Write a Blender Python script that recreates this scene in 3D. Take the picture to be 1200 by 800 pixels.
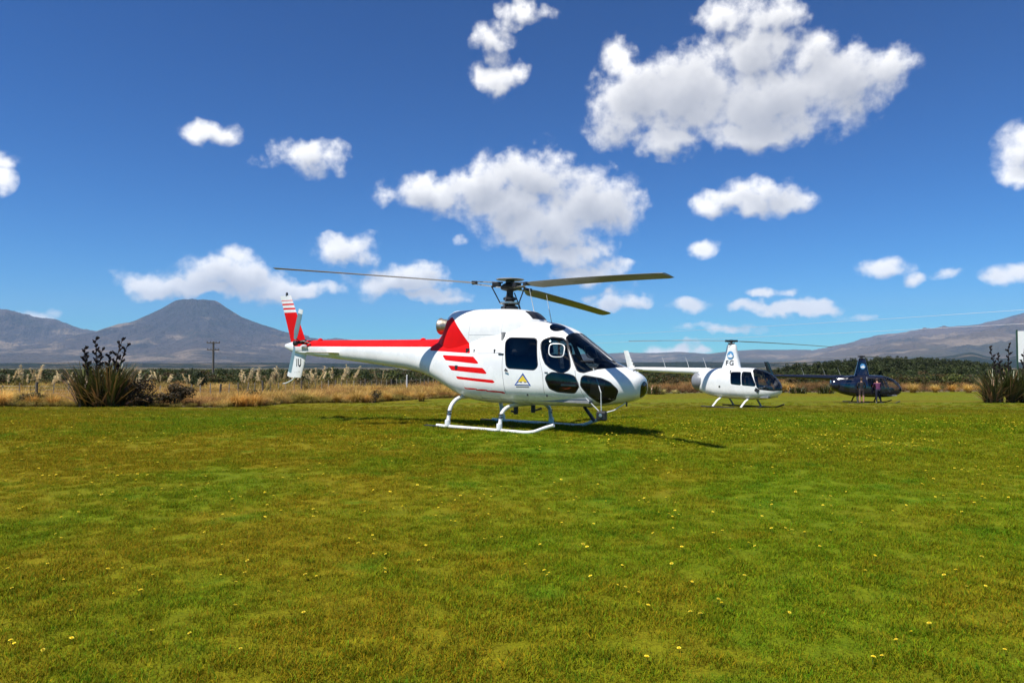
import bpy, bmesh, math, random
import numpy as np
from mathutils import Vector, Matrix, noise as mnoise

R = math.radians
scene = bpy.context.scene
for o in list(bpy.data.objects):
    bpy.data.objects.remove(o)
COL = scene.collection

# ------------------------------------------------------------------ camera
FPX = 850.0                      # focal length in pixels of the 1200 px wide photograph
TILT = math.atan(30 / 850)       # horizon 30 px under the centre
EYE = Vector((0, 0, 1.6))
cam_d = bpy.data.cameras.new('camera')
cam_d.sensor_width = 36
cam_d.lens = 36 * FPX / 1200
cam_d.clip_start = 0.1
cam_d.clip_end = 80000
cam = bpy.data.objects.new('camera', cam_d)
COL.objects.link(cam)
cam.location = EYE
cam.rotation_euler = (R(90) + TILT, 0, 0)
scene.camera = cam

def azel(px, py):
    """direction (azimuth, elevation) in degrees of a point seen in the photograph"""
    dx, dy = (px - 600) / FPX, (400 - py) / FPX
    c, s = math.cos(TILT), math.sin(TILT)
    x, y, z = dx, c - s * dy, s + c * dy
    return math.degrees(math.atan2(x, y)), math.degrees(math.atan2(z, math.hypot(x, y)))

# ------------------------------------------------------------------ light
SUN_TO = Vector((-0.40, -0.34, 1.0)).normalized()
SUN_EL = math.asin(SUN_TO.z)
SUN_AZ = math.atan2(SUN_TO.x, SUN_TO.y)
sun_d = bpy.data.lights.new('sun', 'SUN')
sun_d.energy = 4.8
sun_d.angle = R(0.53)
sun_d.color = (1.0, 0.955, 0.88)
sun = bpy.data.objects.new('sun', sun_d)
COL.objects.link(sun)
sun.rotation_euler = (-SUN_TO).to_track_quat('-Z', 'Y').to_euler()
sun.location = (0, 0, 60)

scene.view_settings.view_transform = 'Standard'
scene.view_settings.look = 'None'
scene.view_settings.exposure = 0.5
scene.view_settings.gamma = 1.0
scene.view_settings.use_curve_mapping = False
scene.render.engine = 'CYCLES'
cy = scene.cycles
cy.use_denoising = True
try:
    cy.denoiser = 'OPENIMAGEDENOISE'
except Exception:
    pass
cy.max_bounces = 8
cy.transparent_max_bounces = 24
cy.transmission_bounces = 6
cy.volume_bounces = 1
cy.diffuse_bounces = 3
cy.glossy_bounces = 3
cy.caustics_reflective = False
cy.caustics_refractive = False
cy.sample_clamp_indirect = 6

# ------------------------------------------------------------------ sky with fair-weather cumulus
world = bpy.data.worlds.new('World')
scene.world = world
world.use_nodes = True
world.cycles.sampling_method = 'MANUAL'
world.cycles.sample_map_resolution = 512

class NT:
    """small helper to write node trees"""
    def __init__(s, tree):
        s.t = tree; s.n = tree.nodes; s.l = tree.links
    def node(s, typ, **kw):
        n = s.n.new(typ)
        for k, v in kw.items():
            setattr(n, k, v)
        return n
    def put(s, sock, v):
        if v is None: return
        if hasattr(v, 'is_output'): s.l.new(v, sock)
        else: sock.default_value = v
    def math(s, op, a, b=None, c=None, clamp=False):
        n = s.node('ShaderNodeMath', operation=op, use_clamp=clamp)
        s.put(n.inputs[0], a); s.put(n.inputs[1], b)
        if c is not None: s.put(n.inputs[2], c)
        return n.outputs[0]
    def vmath(s, op, a, b=None, sc=None):
        n = s.node('ShaderNodeVectorMath', operation=op)
        s.put(n.inputs[0], a); s.put(n.inputs[1], b)
        if sc is not None: s.put(n.inputs['Scale'], sc)
        return n.outputs[0]
    def noise(s, vec, scale, detail=4, rough=.55, dist=0, out='Fac', lac=2.0):
        n = s.node('ShaderNodeTexNoise')
        s.put(n.inputs['Vector'], vec); n.inputs['Scale'].default_value = scale
        n.inputs['Detail'].default_value = detail; n.inputs['Roughness'].default_value = rough
        n.inputs['Lacunarity'].default_value = lac
        n.inputs['Distortion'].default_value = dist
        return n.outputs[out]
    def ramp(s, fac, a, b, ta=0.0, tb=1.0, smooth=True):
        n = s.node('ShaderNodeMapRange', interpolation_type='SMOOTHSTEP' if smooth else 'LINEAR')
        s.put(n.inputs['Value'], fac)
        n.inputs['From Min'].default_value = a; n.inputs['From Max'].default_value = b
        s.put(n.inputs['To Min'], ta); s.put(n.inputs['To Max'], tb)
        return n.outputs['Result']
    def mix(s, fac, a, b, blend='MIX'):
        n = s.node('ShaderNodeMix', data_type='RGBA', blend_type=blend)
        s.put(n.inputs['Factor'], fac)
        s.put(n.inputs[6], a if hasattr(a, 'is_output') else (*a, 1)[:4])
        s.put(n.inputs[7], b if hasattr(b, 'is_output') else (*b, 1)[:4])
        return n.outputs[2]
    def sep(s, v):
        n = s.node('ShaderNodeSeparateXYZ'); s.put(n.inputs[0], v); return n.outputs
    def comb(s, x, y, z):
        n = s.node('ShaderNodeCombineXYZ')
        s.put(n.inputs[0], x); s.put(n.inputs[1], y); s.put(n.inputs[2], z); return n.outputs[0]

# clouds as measured: centre, half width, half height, thinness
CLOUD_SRC = [
    (800,112,125,68,0),(900,118,135,66,0),(985,96,95,54,-8),(1030,82,50,36,0),(880,60,72,44,0),(905,22,46,34,0),(742,108,62,52,0),
    (780,163,62,26,0),(885,158,85,28,0),(722,138,44,40,0),(948,62,56,36,0),(725,70,26,36,.4),(850,20,46,28,.35),
    (505,226,82,30,6),(560,218,72,36,6),(620,208,80,44,0),(692,236,84,52,0),(640,262,100,42,0),(660,292,70,24,0),(590,240,70,36,0),
    (875,240,88,22,0),(888,226,46,22,0),(922,240,36,18,0),(835,238,40,16,0),
    (262,324,76,34,0),(205,338,90,24,0),(240,345,76,16,0),(302,332,72,26,0),(345,338,74,16,0),(278,300,32,16,0),
    (405,293,46,22,0),(392,287,28,18,0),(365,184,50,23,8),(350,178,30,18,0),(242,158,46,17,4),(262,162,24,13,0),
    (4,208,24,24,0),(2,186,28,14,0),(585,92,40,22,.2),(575,46,32,24,.3),(612,13,40,20,.25),(585,70,22,20,.5),
    (480,326,66,26,0),(505,346,48,14,0),(445,332,46,18,0),(480,316,34,18,0),(525,352,28,9,0),
    (695,317,56,16,0),(735,355,44,13,0),(718,357,30,10,0),(808,358,30,13,0),(918,358,88,13,0),(880,360,42,11,0),(960,361,36,8,0),(893,342,20,7,0),
    (1038,315,38,16,0),(1070,325,19,10,-14),(1178,322,34,14,0),(1192,320,30,14,0),(1190,180,40,34,0),(1200,166,44,26,0),(1196,205,30,22,0),
    (825,291,24,13,0),(785,411,40,12,0),(822,412,20,7,0),(845,386,90,10,.55),(297,190,34,12,.66),(540,281,14,11,.66),(1005,371,36,8,.6),(40,373,30,11,.4),(62,367,18,9,.5),(920,342,20,7,.5),(1110,322,30,10,.6),(720,345,60,14,.6),(560,250,40,16,.55),
]
CLOUDS = []
for cx, cy_, rx, ry, rot in CLOUD_SRC:
    a0, e0 = azel(cx, cy_)
    a1, _ = azel(cx + 5, cy_); _, e1 = azel(cx, cy_ - 5)
    small = rx < 60
    g_ = 1.22 if small else 1.05
    CLOUDS.append((a0, e0, rx * g_ * (a1 - a0) / 5, ry * g_ * (e1 - e0) / 5, rot if 0 < rot < 1 else (.30 if small else 0.0)))   # last: how thin the cloud is

def cloud_mask(t, clouds, q, qs, k=.16):
    """1 in the heart of a cloud, 0 outside; distance measured in cloud radii"""
    m = None
    for (a, e, ra, re, rot) in clouds:
        n = t.node('ShaderNodeVectorMath', operation='MULTIPLY_ADD')
        t.put(n.inputs[0], q if ra > 2.6 else qs); n.inputs[1].default_value = (1 / ra, 1 / re, 0); n.inputs[2].default_value = (-a / ra, -e / re, rot)
        ln = t.node('ShaderNodeVectorMath', operation='LENGTH'); t.put(ln.inputs[0], n.outputs[0])
        v = ln.outputs['Value']
        m = v if m is None else t.math('SMOOTH_MIN', m, v, k)
    return t.math('SUBTRACT', 1, m, clamp=True)

def build_world():
    t = NT(world.node_tree)
    t.n.clear()
    tc = t.node('ShaderNodeTexCoord')
    dvec = tc.outputs['Generated']
    x, y, z = t.sep(dvec)[:3]
    az = t.math('MULTIPLY', t.math('ARCTAN2', x, y), 180 / math.pi)
    el = t.math('MULTIPLY', t.math('ARCSINE', z), 180 / math.pi)
    p = t.comb(az, el, 0.0)
    sky = t.node('ShaderNodeTexSky', sky_type='NISHITA')
    sky.sun_disc = False
    sky.sun_elevation = SUN_EL
    sky.sun_rotation = SUN_AZ
    sky.altitude = 900
    sky.air_density = 1.0
    sky.dust_density = 0.15
    sky.ozone_density = 4.0
    # polarised, deep blue: the sky as the filter on the lens passed it
    hs = t.node('ShaderNodeHueSaturation')
    hs.inputs['Saturation'].default_value = SKY_SAT
    hs.inputs['Value'].default_value = SKY_VAL
    t.put(hs.inputs['Color'], t.vmath('MULTIPLY', sky.outputs[0], (.52, 1.0, 1.16)))
    gm = t.node('ShaderNodeGamma'); gm.inputs['Gamma'].default_value = 1.5
    t.put(gm.inputs['Color'], t.vmath('SCALE', hs.outputs[0], sc=SKY_STRENGTH * 1.366))
    skyc = t.vmath('SCALE', gm.outputs[0], sc=SKY_GAIN)
    w = t.noise(p, 0.30, 3, .55, out='Color')
    w = t.vmath('SUBTRACT', w, (.5, .5, .5))
    q = t.vmath('ADD', p, t.vmath('SCALE', w, sc=3.4))
    qs = t.vmath('ADD', p, t.vmath('SCALE', w, sc=1.3))       # small clouds are warped less
    m = cloud_mask(t, CLOUDS, q, qs)
    # the same kind of sky goes on outside the part that was photographed
    out = t.math('MAXIMUM', t.ramp(t.math('ABSOLUTE', az), 39, 47), t.ramp(el, 29, 36))
    fld = t.ramp(t.noise(t.vmath('MULTIPLY', p, (1, 1.8, 1)), .055, 2, .5), .56, .74)
    m = t.math('MAXIMUM', m, t.math('MULTIPLY', t.math('MULTIPLY', out, fld), t.ramp(el, 2, 8)))
    off = (-0.55, 1.25, 0)
    m1 = cloud_mask(t, [c for c in CLOUDS if c[2] > 2.4], t.vmath('ADD', q, off), t.vmath('ADD', q, off), .2)
    f1 = t.math('SUBTRACT', t.noise(p, .62, 8, .53), .5)
    f1b = t.math('SUBTRACT', t.noise(t.vmath('ADD', p, (-.30, .60, 0)), .62, 2, .5), .5)
    f2 = t.math('SUBTRACT', t.noise(t.vmath('ADD', p, (31, 17, 5)), 2.1, 4, .6), .5)
    fringe = t.ramp(m, 0.0, .2)
    d0 = t.math('ADD', t.math('MULTIPLY', m, 2.25), t.math('MULTIPLY', t.math('ADD', t.math('MULTIPLY', f1, 2.5), t.math('MULTIPLY', f2, .5)), fringe))
    d0 = t.math('SUBTRACT', d0, .34)
    alpha = t.ramp(d0, -.08, 1.2)
    alpha = t.math('MULTIPLY', alpha, t.ramp(m, 0.0, .12))
    relief = t.math('MULTIPLY', t.math('SUBTRACT', f1b, t.math('MULTIPLY', f1, .35)), .5)
    # sunlight through the cloud lying towards the sun from each point
    occ = t.math('ADD', t.math('MULTIPLY', t.math('POWER', m1, 1.4), 1.9), relief)
    occ = t.math('ADD', occ, t.math('MULTIPLY', m, .10))
    lit = t.math('POWER', 2.718, t.math('MULTIPLY', t.math('MAXIMUM', occ, 0.0), -.95))
    ccol = t.mix(lit, (.26, .275, .33), (.93, .91, .89))
    ccol = t.mix(t.ramp(el, 0, 9, .55, 0), ccol, (.62, .63, .66))
    col = t.mix(alpha, skyc, ccol)
    bg = t.node('ShaderNodeBackground'); t.put(bg.inputs['Color'], col); bg.inputs['Strength'].default_value = 1.0
    ow = t.node('ShaderNodeOutputWorld'); t.l.new(bg.outputs[0], ow.inputs[0])
SKY_SAT, SKY_VAL, SKY_STRENGTH, SKY_GAIN = 1.15, 1.0, 0.072, 0.87
build_world()

# ------------------------------------------------------------------ helpers
rng = random.Random(7)
npr = np.random.RandomState(11)

def tag(o, label=None, cat=None, group=None, kind=None):
    if label: o['label'] = label
    if cat: o['category'] = cat
    if group: o['group'] = group
    if kind: o['kind'] = kind
    return o

def empty(name, loc=(0, 0, 0), rot=(0, 0, 0)):
    o = bpy.data.objects.new(name, None)
    COL.objects.link(o)
    o.location = loc; o.rotation_euler = rot
    o.empty_display_size = .2
    return o

def link_mesh(name, me, parent=None):
    o = bpy.data.objects.new(name, me)
    COL.objects.link(o)
    if parent is not None: o.parent = parent
    return o

def copy_tree(o, parent=None):
    c = o.copy(); COL.objects.link(c); c.parent = parent
    for ch in list(o.children):
        copy_tree(ch, c)
    return c

class MB:
    """mesh builder: every shape added becomes one mesh object"""
    def __init__(s): s.v = []; s.f = []; s.m = []; s.c = []; s.hascol = False
    def add(s, vs, fs, mi=0, col=None):
        b = len(s.v); s.v.extend([tuple(v) for v in vs])
        for f in fs: s.f.append(tuple(i + b for i in f)); s.m.append(mi)
        if col is not None: s.hascol = True
        s.c.extend([col or (1, 1, 1)] * len(vs))
        return s
    def box(s, c, d, rot=None, mi=0, taper=1.0):
        x, y, z = [k / 2 for k in d]
        vs = []
        for sz in (-1, 1):
            k = taper if sz > 0 else 1.0
            for sx, sy in ((-1, -1), (1, -1), (1, 1), (-1, 1)):
                vs.append(Vector((sx * x * k, sy * y * k, sz * z)))
        if rot is not None: vs = [rot @ v for v in vs]
        vs = [v + Vector(c) for v in vs]
        return s.add(vs, [(3, 2, 1, 0), (4, 5, 6, 7), (0, 1, 5, 4), (1, 2, 6, 5), (2, 3, 7, 6), (3, 0, 4, 7)], mi)
    def tube(s, pts, r, n=8, mi=0, caps=True, flat=1.0, col=None):
        pts = [Vector(p) for p in pts]
        rs = r if isinstance(r, (list, tuple)) else [r] * len(pts)
        vs, fs = [], []
        prev = None
        for i, p in enumerate(pts):
            t = (pts[min(i + 1, len(pts) - 1)] - pts[max(i - 1, 0)]).normalized()
            if prev is None:
                a = Vector((0, 0, 1)) if abs(t.z) < .9 else Vector((1, 0, 0))
                u = t.cross(a).normalized()
            else:
                u = (prev - t * prev.dot(t)).normalized()
            prev = u; w = t.cross(u)
            for k in range(n):
                a = 2 * math.pi * k / n
                vs.append(p + u * math.cos(a) * rs[i] + w * math.sin(a) * rs[i] * flat)
        for i in range(len(pts) - 1):
            for k in range(n):
                k2 = (k + 1) % n
                fs.append((i * n + k, i * n + k2, (i + 1) * n + k2, (i + 1) * n + k))
        if caps:
            fs.append(tuple(range(n))[::-1]); fs.append(tuple((len(pts) - 1) * n + k for k in range(n)))
        return s.add(vs, fs, mi, col)
    def rings(s, rings, mi=0, caps=True):
        n = len(rings[0]); vs = [v for r in rings for v in r]; fs = []
        for i in range(len(rings) - 1):
            for k in range(n):
                k2 = (k + 1) % n
                fs.append((i * n + k, i * n + k2, (i + 1) * n + k2, (i + 1) * n + k))
        if caps:
            fs.append(tuple(range(n))[::-1]); fs.append(tuple((len(rings) - 1) * n + k for k in range(n)))
        return s.add(vs, fs, mi)
    def lathe(s, prof, c=(0, 0, 0), n=24, axis='Z', mi=0):
        rr = []
        for (r, h) in prof:
            ring = []
            for k in range(n):
                a = 2 * math.pi * k / n
                x, y = r * math.cos(a), r * math.sin(a)
                v = {'Z': (x, y, h), 'X': (h, x, y), 'Y': (x, h, -y)}[axis]
                ring.append(Vector(v) + Vector(c))
            rr.append(ring)
        return s.rings(rr, mi)
    def prism(s, poly, y0, y1, mi=0):
        """polygon in X-Z extruded along Y"""
        n = len(poly)
        vs = [(x, y0, z) for x, z in poly] + [(x, y1, z) for x, z in poly]
        fs = [tuple(range(n)), tuple(range(2 * n - 1, n - 1, -1))]
        fs += [((k + 1) % n, k, k + n, (k + 1) % n + n) for k in range(n)]
        return s.add(vs, fs, mi)
    def mesh(s, name, mats, smooth=False):
        me = bpy.data.meshes.new(name)
        me.from_pydata(s.v, [], s.f)
        if not isinstance(mats, (list, tuple)): mats = [mats]
        for m in mats: me.materials.append(m)
        if len(mats) > 1: me.polygons.foreach_set('material_index', s.m)
        if s.hascol:
            a = me.attributes.new('tint', 'FLOAT_COLOR', 'POINT')
            a.data.foreach_set('color', np.array([(c[0], c[1], c[2], 1) for c in s.c], 'f').ravel())
        me.update()
        if smooth:
            me.shade_smooth()
            try: me.set_sharp_from_angle(angle=R(38))
            except Exception: pass
        return me
    def build(s, name, mats, parent=None, smooth=False, bevel=0):
        o = link_mesh(name, s.mesh(name, mats, smooth), parent)
        if bevel:
            b = o.modifiers.new('edge', 'BEVEL'); b.width = bevel; b.segments = 2; b.limit_method = 'ANGLE'; b.angle_limit = R(40)
        return o

def recalc(o):
    bm = bmesh.new(); bm.from_mesh(o.data)
    bmesh.ops.recalc_face_normals(bm, faces=bm.faces[:]); bm.to_mesh(o.data); bm.free()
    return o

# ------------------------------------------------------------------ materials
MATS = {}
def pbr(name, col, rough=.5, metal=0, var=.0, vscale=6, bump=0, bscale=40, coat=0, spec=.5, coords='Object'):
    if name in MATS: return MATS[name]
    m = bpy.data.materials.new(name); m.use_nodes = True; MATS[name] = m
    t = NT(m.node_tree); b = m.node_tree.nodes['Principled BSDF']
    b.inputs['Roughness'].default_value = rough; b.inputs['Metallic'].default_value = metal
    b.inputs['Coat Weight'].default_value = coat; b.inputs['Coat Roughness'].default_value = .06
    b.inputs['Specular IOR Level'].default_value = spec
    b.inputs['Base Color'].default_value = (*col, 1)
    tc = t.node('ShaderNodeTexCoord').outputs[coords]
    if var:
        n = t.noise(tc, vscale, 5, .6)
        k = t.ramp(n, .3, .7, 1 - var, 1 + var * .6)
        t.put(b.inputs['Base Color'], t.vmath('SCALE', t.comb(*col), sc=k))
        t.put(b.inputs['Roughness'], t.ramp(n, .3, .7, max(.02, rough - .08), min(1, rough + .1)))
    if bump:
        bn = t.node('ShaderNodeBump'); bn.inputs['Strength'].default_value = bump; bn.inputs['Distance'].default_value = .02
        t.put(bn.inputs['Height'], t.noise(tc, bscale, 4, .6)); t.l.new(bn.outputs[0], b.inputs['Normal'])
    return m

def glass(name, tint, rough=.01, base=.04):
    m = bpy.data.materials.new(name); m.use_nodes = True
    t = NT(m.node_tree); t.n.clear()
    tr = t.node('ShaderNodeBsdfTransparent'); tr.inputs[0].default_value = (*tint, 1)
    gl = t.node('ShaderNodeBsdfGlossy'); gl.inputs['Roughness'].default_value = rough
    lw = t.node('ShaderNodeFresnel'); lw.inputs['IOR'].default_value = 1.5
    mx = t.node('ShaderNodeMixShader'); t.put(mx.inputs[0], lw.outputs[0])
    t.l.new(tr.outputs[0], mx.inputs[1]); t.l.new(gl.outputs[0], mx.inputs[2])
    o = t.node('ShaderNodeOutputMaterial'); t.l.new(mx.outputs[0], o.inputs[0])
    return m

def leafy(name, gain=1.0, rough=.6, trans=.25, spec=.3):
    """plants: the colour comes from the per-leaf tint of the mesh"""
    m = bpy.data.materials.new(name); m.use_nodes = True
    t = NT(m.node_tree); b = t.n['Principled BSDF']
    at = t.node('ShaderNodeAttribute', attribute_name='tint')
    inf = t.node('ShaderNodeObjectInfo')
    k = t.math('MULTIPLY', t.ramp(inf.outputs['Random'], 0, 1, .75, 1.25, False), gain)
    c = t.vmath('SCALE', at.outputs['Color'], sc=k)
    t.put(b.inputs['Base Color'], c)
    b.inputs['Roughness'].default_value = rough
    b.inputs['Specular IOR Level'].default_value = spec
    if trans:
        tl = t.node('ShaderNodeBsdfTranslucent'); t.put(tl.inputs[0], c)
        mx = t.node('ShaderNodeMixShader'); mx.inputs[0].default_value = trans
        t.l.new(b.outputs[0], mx.inputs[1]); t.l.new(tl.outputs[0], mx.inputs[2])
        t.l.new(mx.outputs[0], t.n['Material Output'].inputs[0])
    return m

M = {}
M['white'] = pbr('white_paint', (.80, .80, .78), .26, var=.07, vscale=2.5, coat=.5, bump=.05, bscale=4)
M['red'] = pbr('red_paint', (.68, .004, .004), .5, var=.08, vscale=3, coat=0, spec=.15)
M['seal'] = pbr('black_seal', (.012, .012, .013), .5)
M['black'] = pbr('black_metal', (.02, .02, .022), .45, var=.2)
M['dark'] = pbr('dark_grey', (.05, .05, .055), .5, var=.2)
M['interior'] = pbr('cabin_lining', (.26, .26, .265), .8, var=.2, vscale=8)
M['seat'] = pbr('seat_cloth', (.06, .062, .075), .9, var=.3, vscale=20)
M['alu'] = pbr('bare_metal', (.55, .55, .54), .3, metal=.9, var=.15, vscale=12)
M['exhaust'] = pbr('heat_stained_steel', (.42, .36, .28), .38, metal=.85, var=.3, vscale=9)
M['blade'] = pbr('blade_grey_olive', (.20, .19, .16), .45, var=.15, vscale=1.5)
M['blade_r'] = pbr('blade_grey', (.17, .17, .17), .45, var=.15, vscale=1.5)
M['tailblade'] = pbr('tail_blade_blue_grey', (.16, .26, .30), .4, var=.1)
M['navy'] = pbr('navy_paint', (.009, .010, .020), .16, var=.1, vscale=3, coat=.8)
M['skidblack'] = pbr('skid_black', (.02, .02, .02), .5, var=.2)
M['yellow'] = pbr('yellow_print', (.75, .55, .04), .4)
M['blue'] = pbr('blue_print', (.03, .09, .35), .4)
M['skyblue'] = pbr('light_blue_print', (.08, .28, .55), .4)
M['glass'] = glass('tinted_glass', (.55, .59, .61))
M['glass_dark'] = glass('dark_tinted_glass', (.22, .24, .26))
M['glass_clear'] = glass('windscreen_glass', (.86, .89, .90))
M['wood'] = pbr('weathered_wood', (.13, .11, .085), .85, var=.35, vscale=9, bump=.4)
M['galv'] = pbr('galvanised_wire', (.45, .45, .45), .45, metal=.6)
M['leaf'] = leafy('plant_leaf')
M['leaf_gloss'] = leafy('flax_leaf', rough=.42, trans=.12, spec=.45)
M['grassblade'] = leafy('dry_grass_blade', trans=.3)
M['bark'] = pbr('bark', (.09, .07, .05), .9, var=.3, vscale=10, bump=.5)

# ------------------------------------------------------------------ terrain heights
GY = [-30, 0, 8, 16.3, 22, 28, 36, 42, 51, 58, 70, 90, 140, 300, 1000, 40000]
GZ = [-.1, 0, .12, .25, .11, -.10, -.37, -.50, -.88, -.84, -.80, -.9, -1.1, -1.6, -3, -6]
def pchip(xs, ys):
    xs = np.array(xs, float); ys = np.array(ys, float)
    h = np.diff(xs); d = np.diff(ys) / h; m = np.zeros(len(xs)); m[0], m[-1] = d[0], d[-1]
    for i in range(1, len(xs) - 1):
        if d[i - 1] * d[i] > 0:
            w1, w2 = 2 * h[i] + h[i - 1], h[i] + 2 * h[i - 1]
            m[i] = (w1 + w2) / (w1 / d[i - 1] + w2 / d[i])
    def f(x):
        x = np.clip(np.asarray(x, float), xs[0], xs[-1]); i = np.clip(np.searchsorted(xs, x) - 1, 0, len(xs) - 2)
        t = (x - xs[i]) / h[i]
        return ys[i] * (2 * t**3 - 3 * t**2 + 1) + h[i] * m[i] * (t**3 - 2 * t**2 + t) + ys[i + 1] * (-2 * t**3 + 3 * t**2) + h[i] * m[i + 1] * (t**3 - t**2)
    return f
_g = pchip(GY, GZ)
def gz(x, y):
    x = np.asarray(x, float); y = np.asarray(y, float)
    und = .020 * np.sin(x * .55 + 1.3) * np.sin(y * .43 + .4) + .012 * np.sin(x * 1.3 + y * .9)
    return _g(y) + und * np.clip(1.2 - np.abs(y) / 60, 0, 1)
def G(x, y): return float(gz(x, y))
def at(px, D):
    """ground point at depth D seen in column px of the photograph"""
    x = (px - 600) / FPX * D
    return (x, D, G(x, D))
_edge = pchip([-400, -60, -25, -20, -14, -13, -12.6, -4.1, 11.7, 38, 51, 400], [33, 34, 36, 36.6, 35, 38, 42, 58, 66, 70, 72, 74])
def lawn_edge(x):
    x = np.asarray(x, float)
    return _edge(x) + .25 * np.sin(x * 1.9) + .15 * np.sin(x * 4.3 + 1)

# ------------------------------------------------------------------ numpy noise
_perm = np.random.RandomState(3).rand(256, 256)
def vnoise(x, y):
    xi = np.floor(x).astype(int); yi = np.floor(y).astype(int); fx = x - xi; fy = y - yi
    fx = fx * fx * fx * (fx * (fx * 6 - 15) + 10); fy = fy * fy * fy * (fy * (fy * 6 - 15) + 10)
    P = lambda a, b: _perm[a % 256, b % 256]
    return (P(xi, yi) * (1 - fx) + P(xi + 1, yi) * fx) * (1 - fy) + (P(xi, yi + 1) * (1 - fx) + P(xi + 1, yi + 1) * fx) * fy
def fbm(x, y, o=5, g=.5):
    s = 0; a = 1; n = 0
    for k in range(o):
        s = s + a * vnoise(x * 2**k + 17 * k, y * 2**k + 31 * k); n += a; a *= g
    return s / n
def ridged(x, y, o=6, g=.52):
    s = 0; a = 1; n = 0
    for k in range(o):
        v = 1 - np.abs(2 * vnoise(x * 2**k + 13 * k, y * 2**k + 7 * k) - 1)
        s = s + a * v * v; n += a; a *= g
    return s / n

def grid_mesh(name, X, Y, Z, mat, smooth=True):
    r, c = X.shape
    v = np.stack([X, Y, Z], -1).reshape(-1, 3)
    i = np.arange(r * c).reshape(r, c)
    f = np.stack([i[:-1, :-1], i[:-1, 1:], i[1:, 1:], i[1:, :-1]], -1).reshape(-1, 4)
    me = bpy.data.meshes.new(name)
    me.vertices.add(len(v)); me.vertices.foreach_set('co', v.astype('f').ravel())
    me.loops.add(f.size); me.loops.foreach_set('vertex_index', f.ravel().astype('i'))
    me.polygons.add(len(f)); me.polygons.foreach_set('loop_start', np.arange(0, f.size, 4, dtype='i'))
    me.update(); me.validate()
    me.materials.append(mat)
    if smooth: me.shade_smooth()
    return link_mesh(name, me)

# ------------------------------------------------------------------ ground and lawn
def lawn_colour(t, pos):
    flat = t.vmath('MULTIPLY', pos, (1, 1, 0))
    big = t.noise(t.vmath('MULTIPLY', flat, (1, .8, 1)), .16, 4, .55)
    mid = t.noise(flat, .75, 5, .6)
    fine = t.noise(flat, 5.5, 5, .65)
    vf = t.noise(flat, 46, 3, .7)
    c = t.mix(t.ramp(t.math('ADD', big, t.math('MULTIPLY', t.math('SUBTRACT', mid, .5), .55)), .40, .62), (.100, .088, .0105), (.058, .088, .0065))
    x, y, z = t.sep(pos)[:3]
    side = t.ramp(t.math('ADD', x, t.math('MULTIPLY', t.math('SUBTRACT', mid, .5), 14)), -5, 6)   # the right half is watered, greener turf
    c = t.mix(t.math('MULTIPLY', side, .5), c, (.062, .100, .0065))
    dry = t.math('MULTIPLY', t.ramp(mid, .52, .72), t.ramp(fine, .42, .68))
    c = t.mix(t.math('MULTIPLY', dry, .5), c, (.150, .104, .022))
    lush = t.math('MULTIPLY', t.ramp(t.noise(t.vmath('ADD', flat, (40, 9, 0)), 1.25, 4, .6), .56, .70), .65)
    c = t.mix(lush, c, (.038, .086, .008))
    # far part of the field: shorter, paler turf with brown worn bands
    band = t.noise(t.vmath('MULTIPLY', flat, (.03, .22, 1)), 1.0, 3, .5)
    far = t.ramp(y, 17, 30)
    c = t.mix(t.math('MULTIPLY', far, t.ramp(band, .45, .62, .1, .75)), c, (.092, .070, .014))
    c = t.mix(t.math('MULTIPLY', far, .30), c, (.085, .088, .016))
    sp = t.noise(t.vmath('MULTIPLY', flat, (1, .5, 1)), 2.6, 4, .7)
    c = t.vmath('SCALE', c, sc=t.math('ADD', 1.0, t.math('MULTIPLY', far, t.ramp(sp, .3, .7, -.38, .18, False))))
    c = t.vmath('MULTIPLY', c, (1.78, 1.68, .52))
    k = t.math('MULTIPLY', t.ramp(fine, .25, .75, .72, 1.28, False), t.ramp(vf, .25, .75, .55, 1.45, False))
    return t.vmath('SCALE', c, sc=k), vf, fine

def mat_lawn():
    m = bpy.data.materials.new('mown_turf'); m.use_nodes = True
    t = NT(m.node_tree); b = t.n['Principled BSDF']
    pos = t.node('ShaderNodeNewGeometry').outputs['Position']
    c, vf, fine = lawn_colour(t, pos)
    t.put(b.inputs['Base Color'], c); b.inputs['Roughness'].default_value = .95; b.inputs['Specular IOR Level'].default_value = .08
    bn = t.node('ShaderNodeBump'); bn.inputs['Strength'].default_value = .7; bn.inputs['Distance'].default_value = .03
    t.put(bn.inputs['Height'], t.math('ADD', vf, fine)); t.l.new(bn.outputs[0], b.inputs['Normal'])
    return m

def mat_blade():
    m = bpy.data.materials.new('turf_blade'); m.use_nodes = True
    t = NT(m.node_tree); b = t.n['Principled BSDF']
    pos = t.node('ShaderNodeNewGeometry').outputs['Position']
    c, vf, fine = lawn_colour(t, pos)
    at_ = t.node('ShaderNodeAttribute', attribute_name='tint')
    c = t.vmath('MULTIPLY', c, at_.outputs['Color'])
    t.put(b.inputs['Base Color'], c); b.inputs['Roughness'].default_value = .7; b.inputs['Specular IOR Level'].default_value = .06
    tl = t.node('ShaderNodeBsdfTranslucent'); t.put(tl.inputs[0], c)
    mx = t.node('ShaderNodeMixShader'); mx.inputs[0].default_value = .3
    t.l.new(b.outputs[0], mx.inputs[1]); t.l.new(tl.outputs[0], mx.inputs[2]); t.l.new(mx.outputs[0], t.n['Material Output'].inputs[0])
    return m

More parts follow.
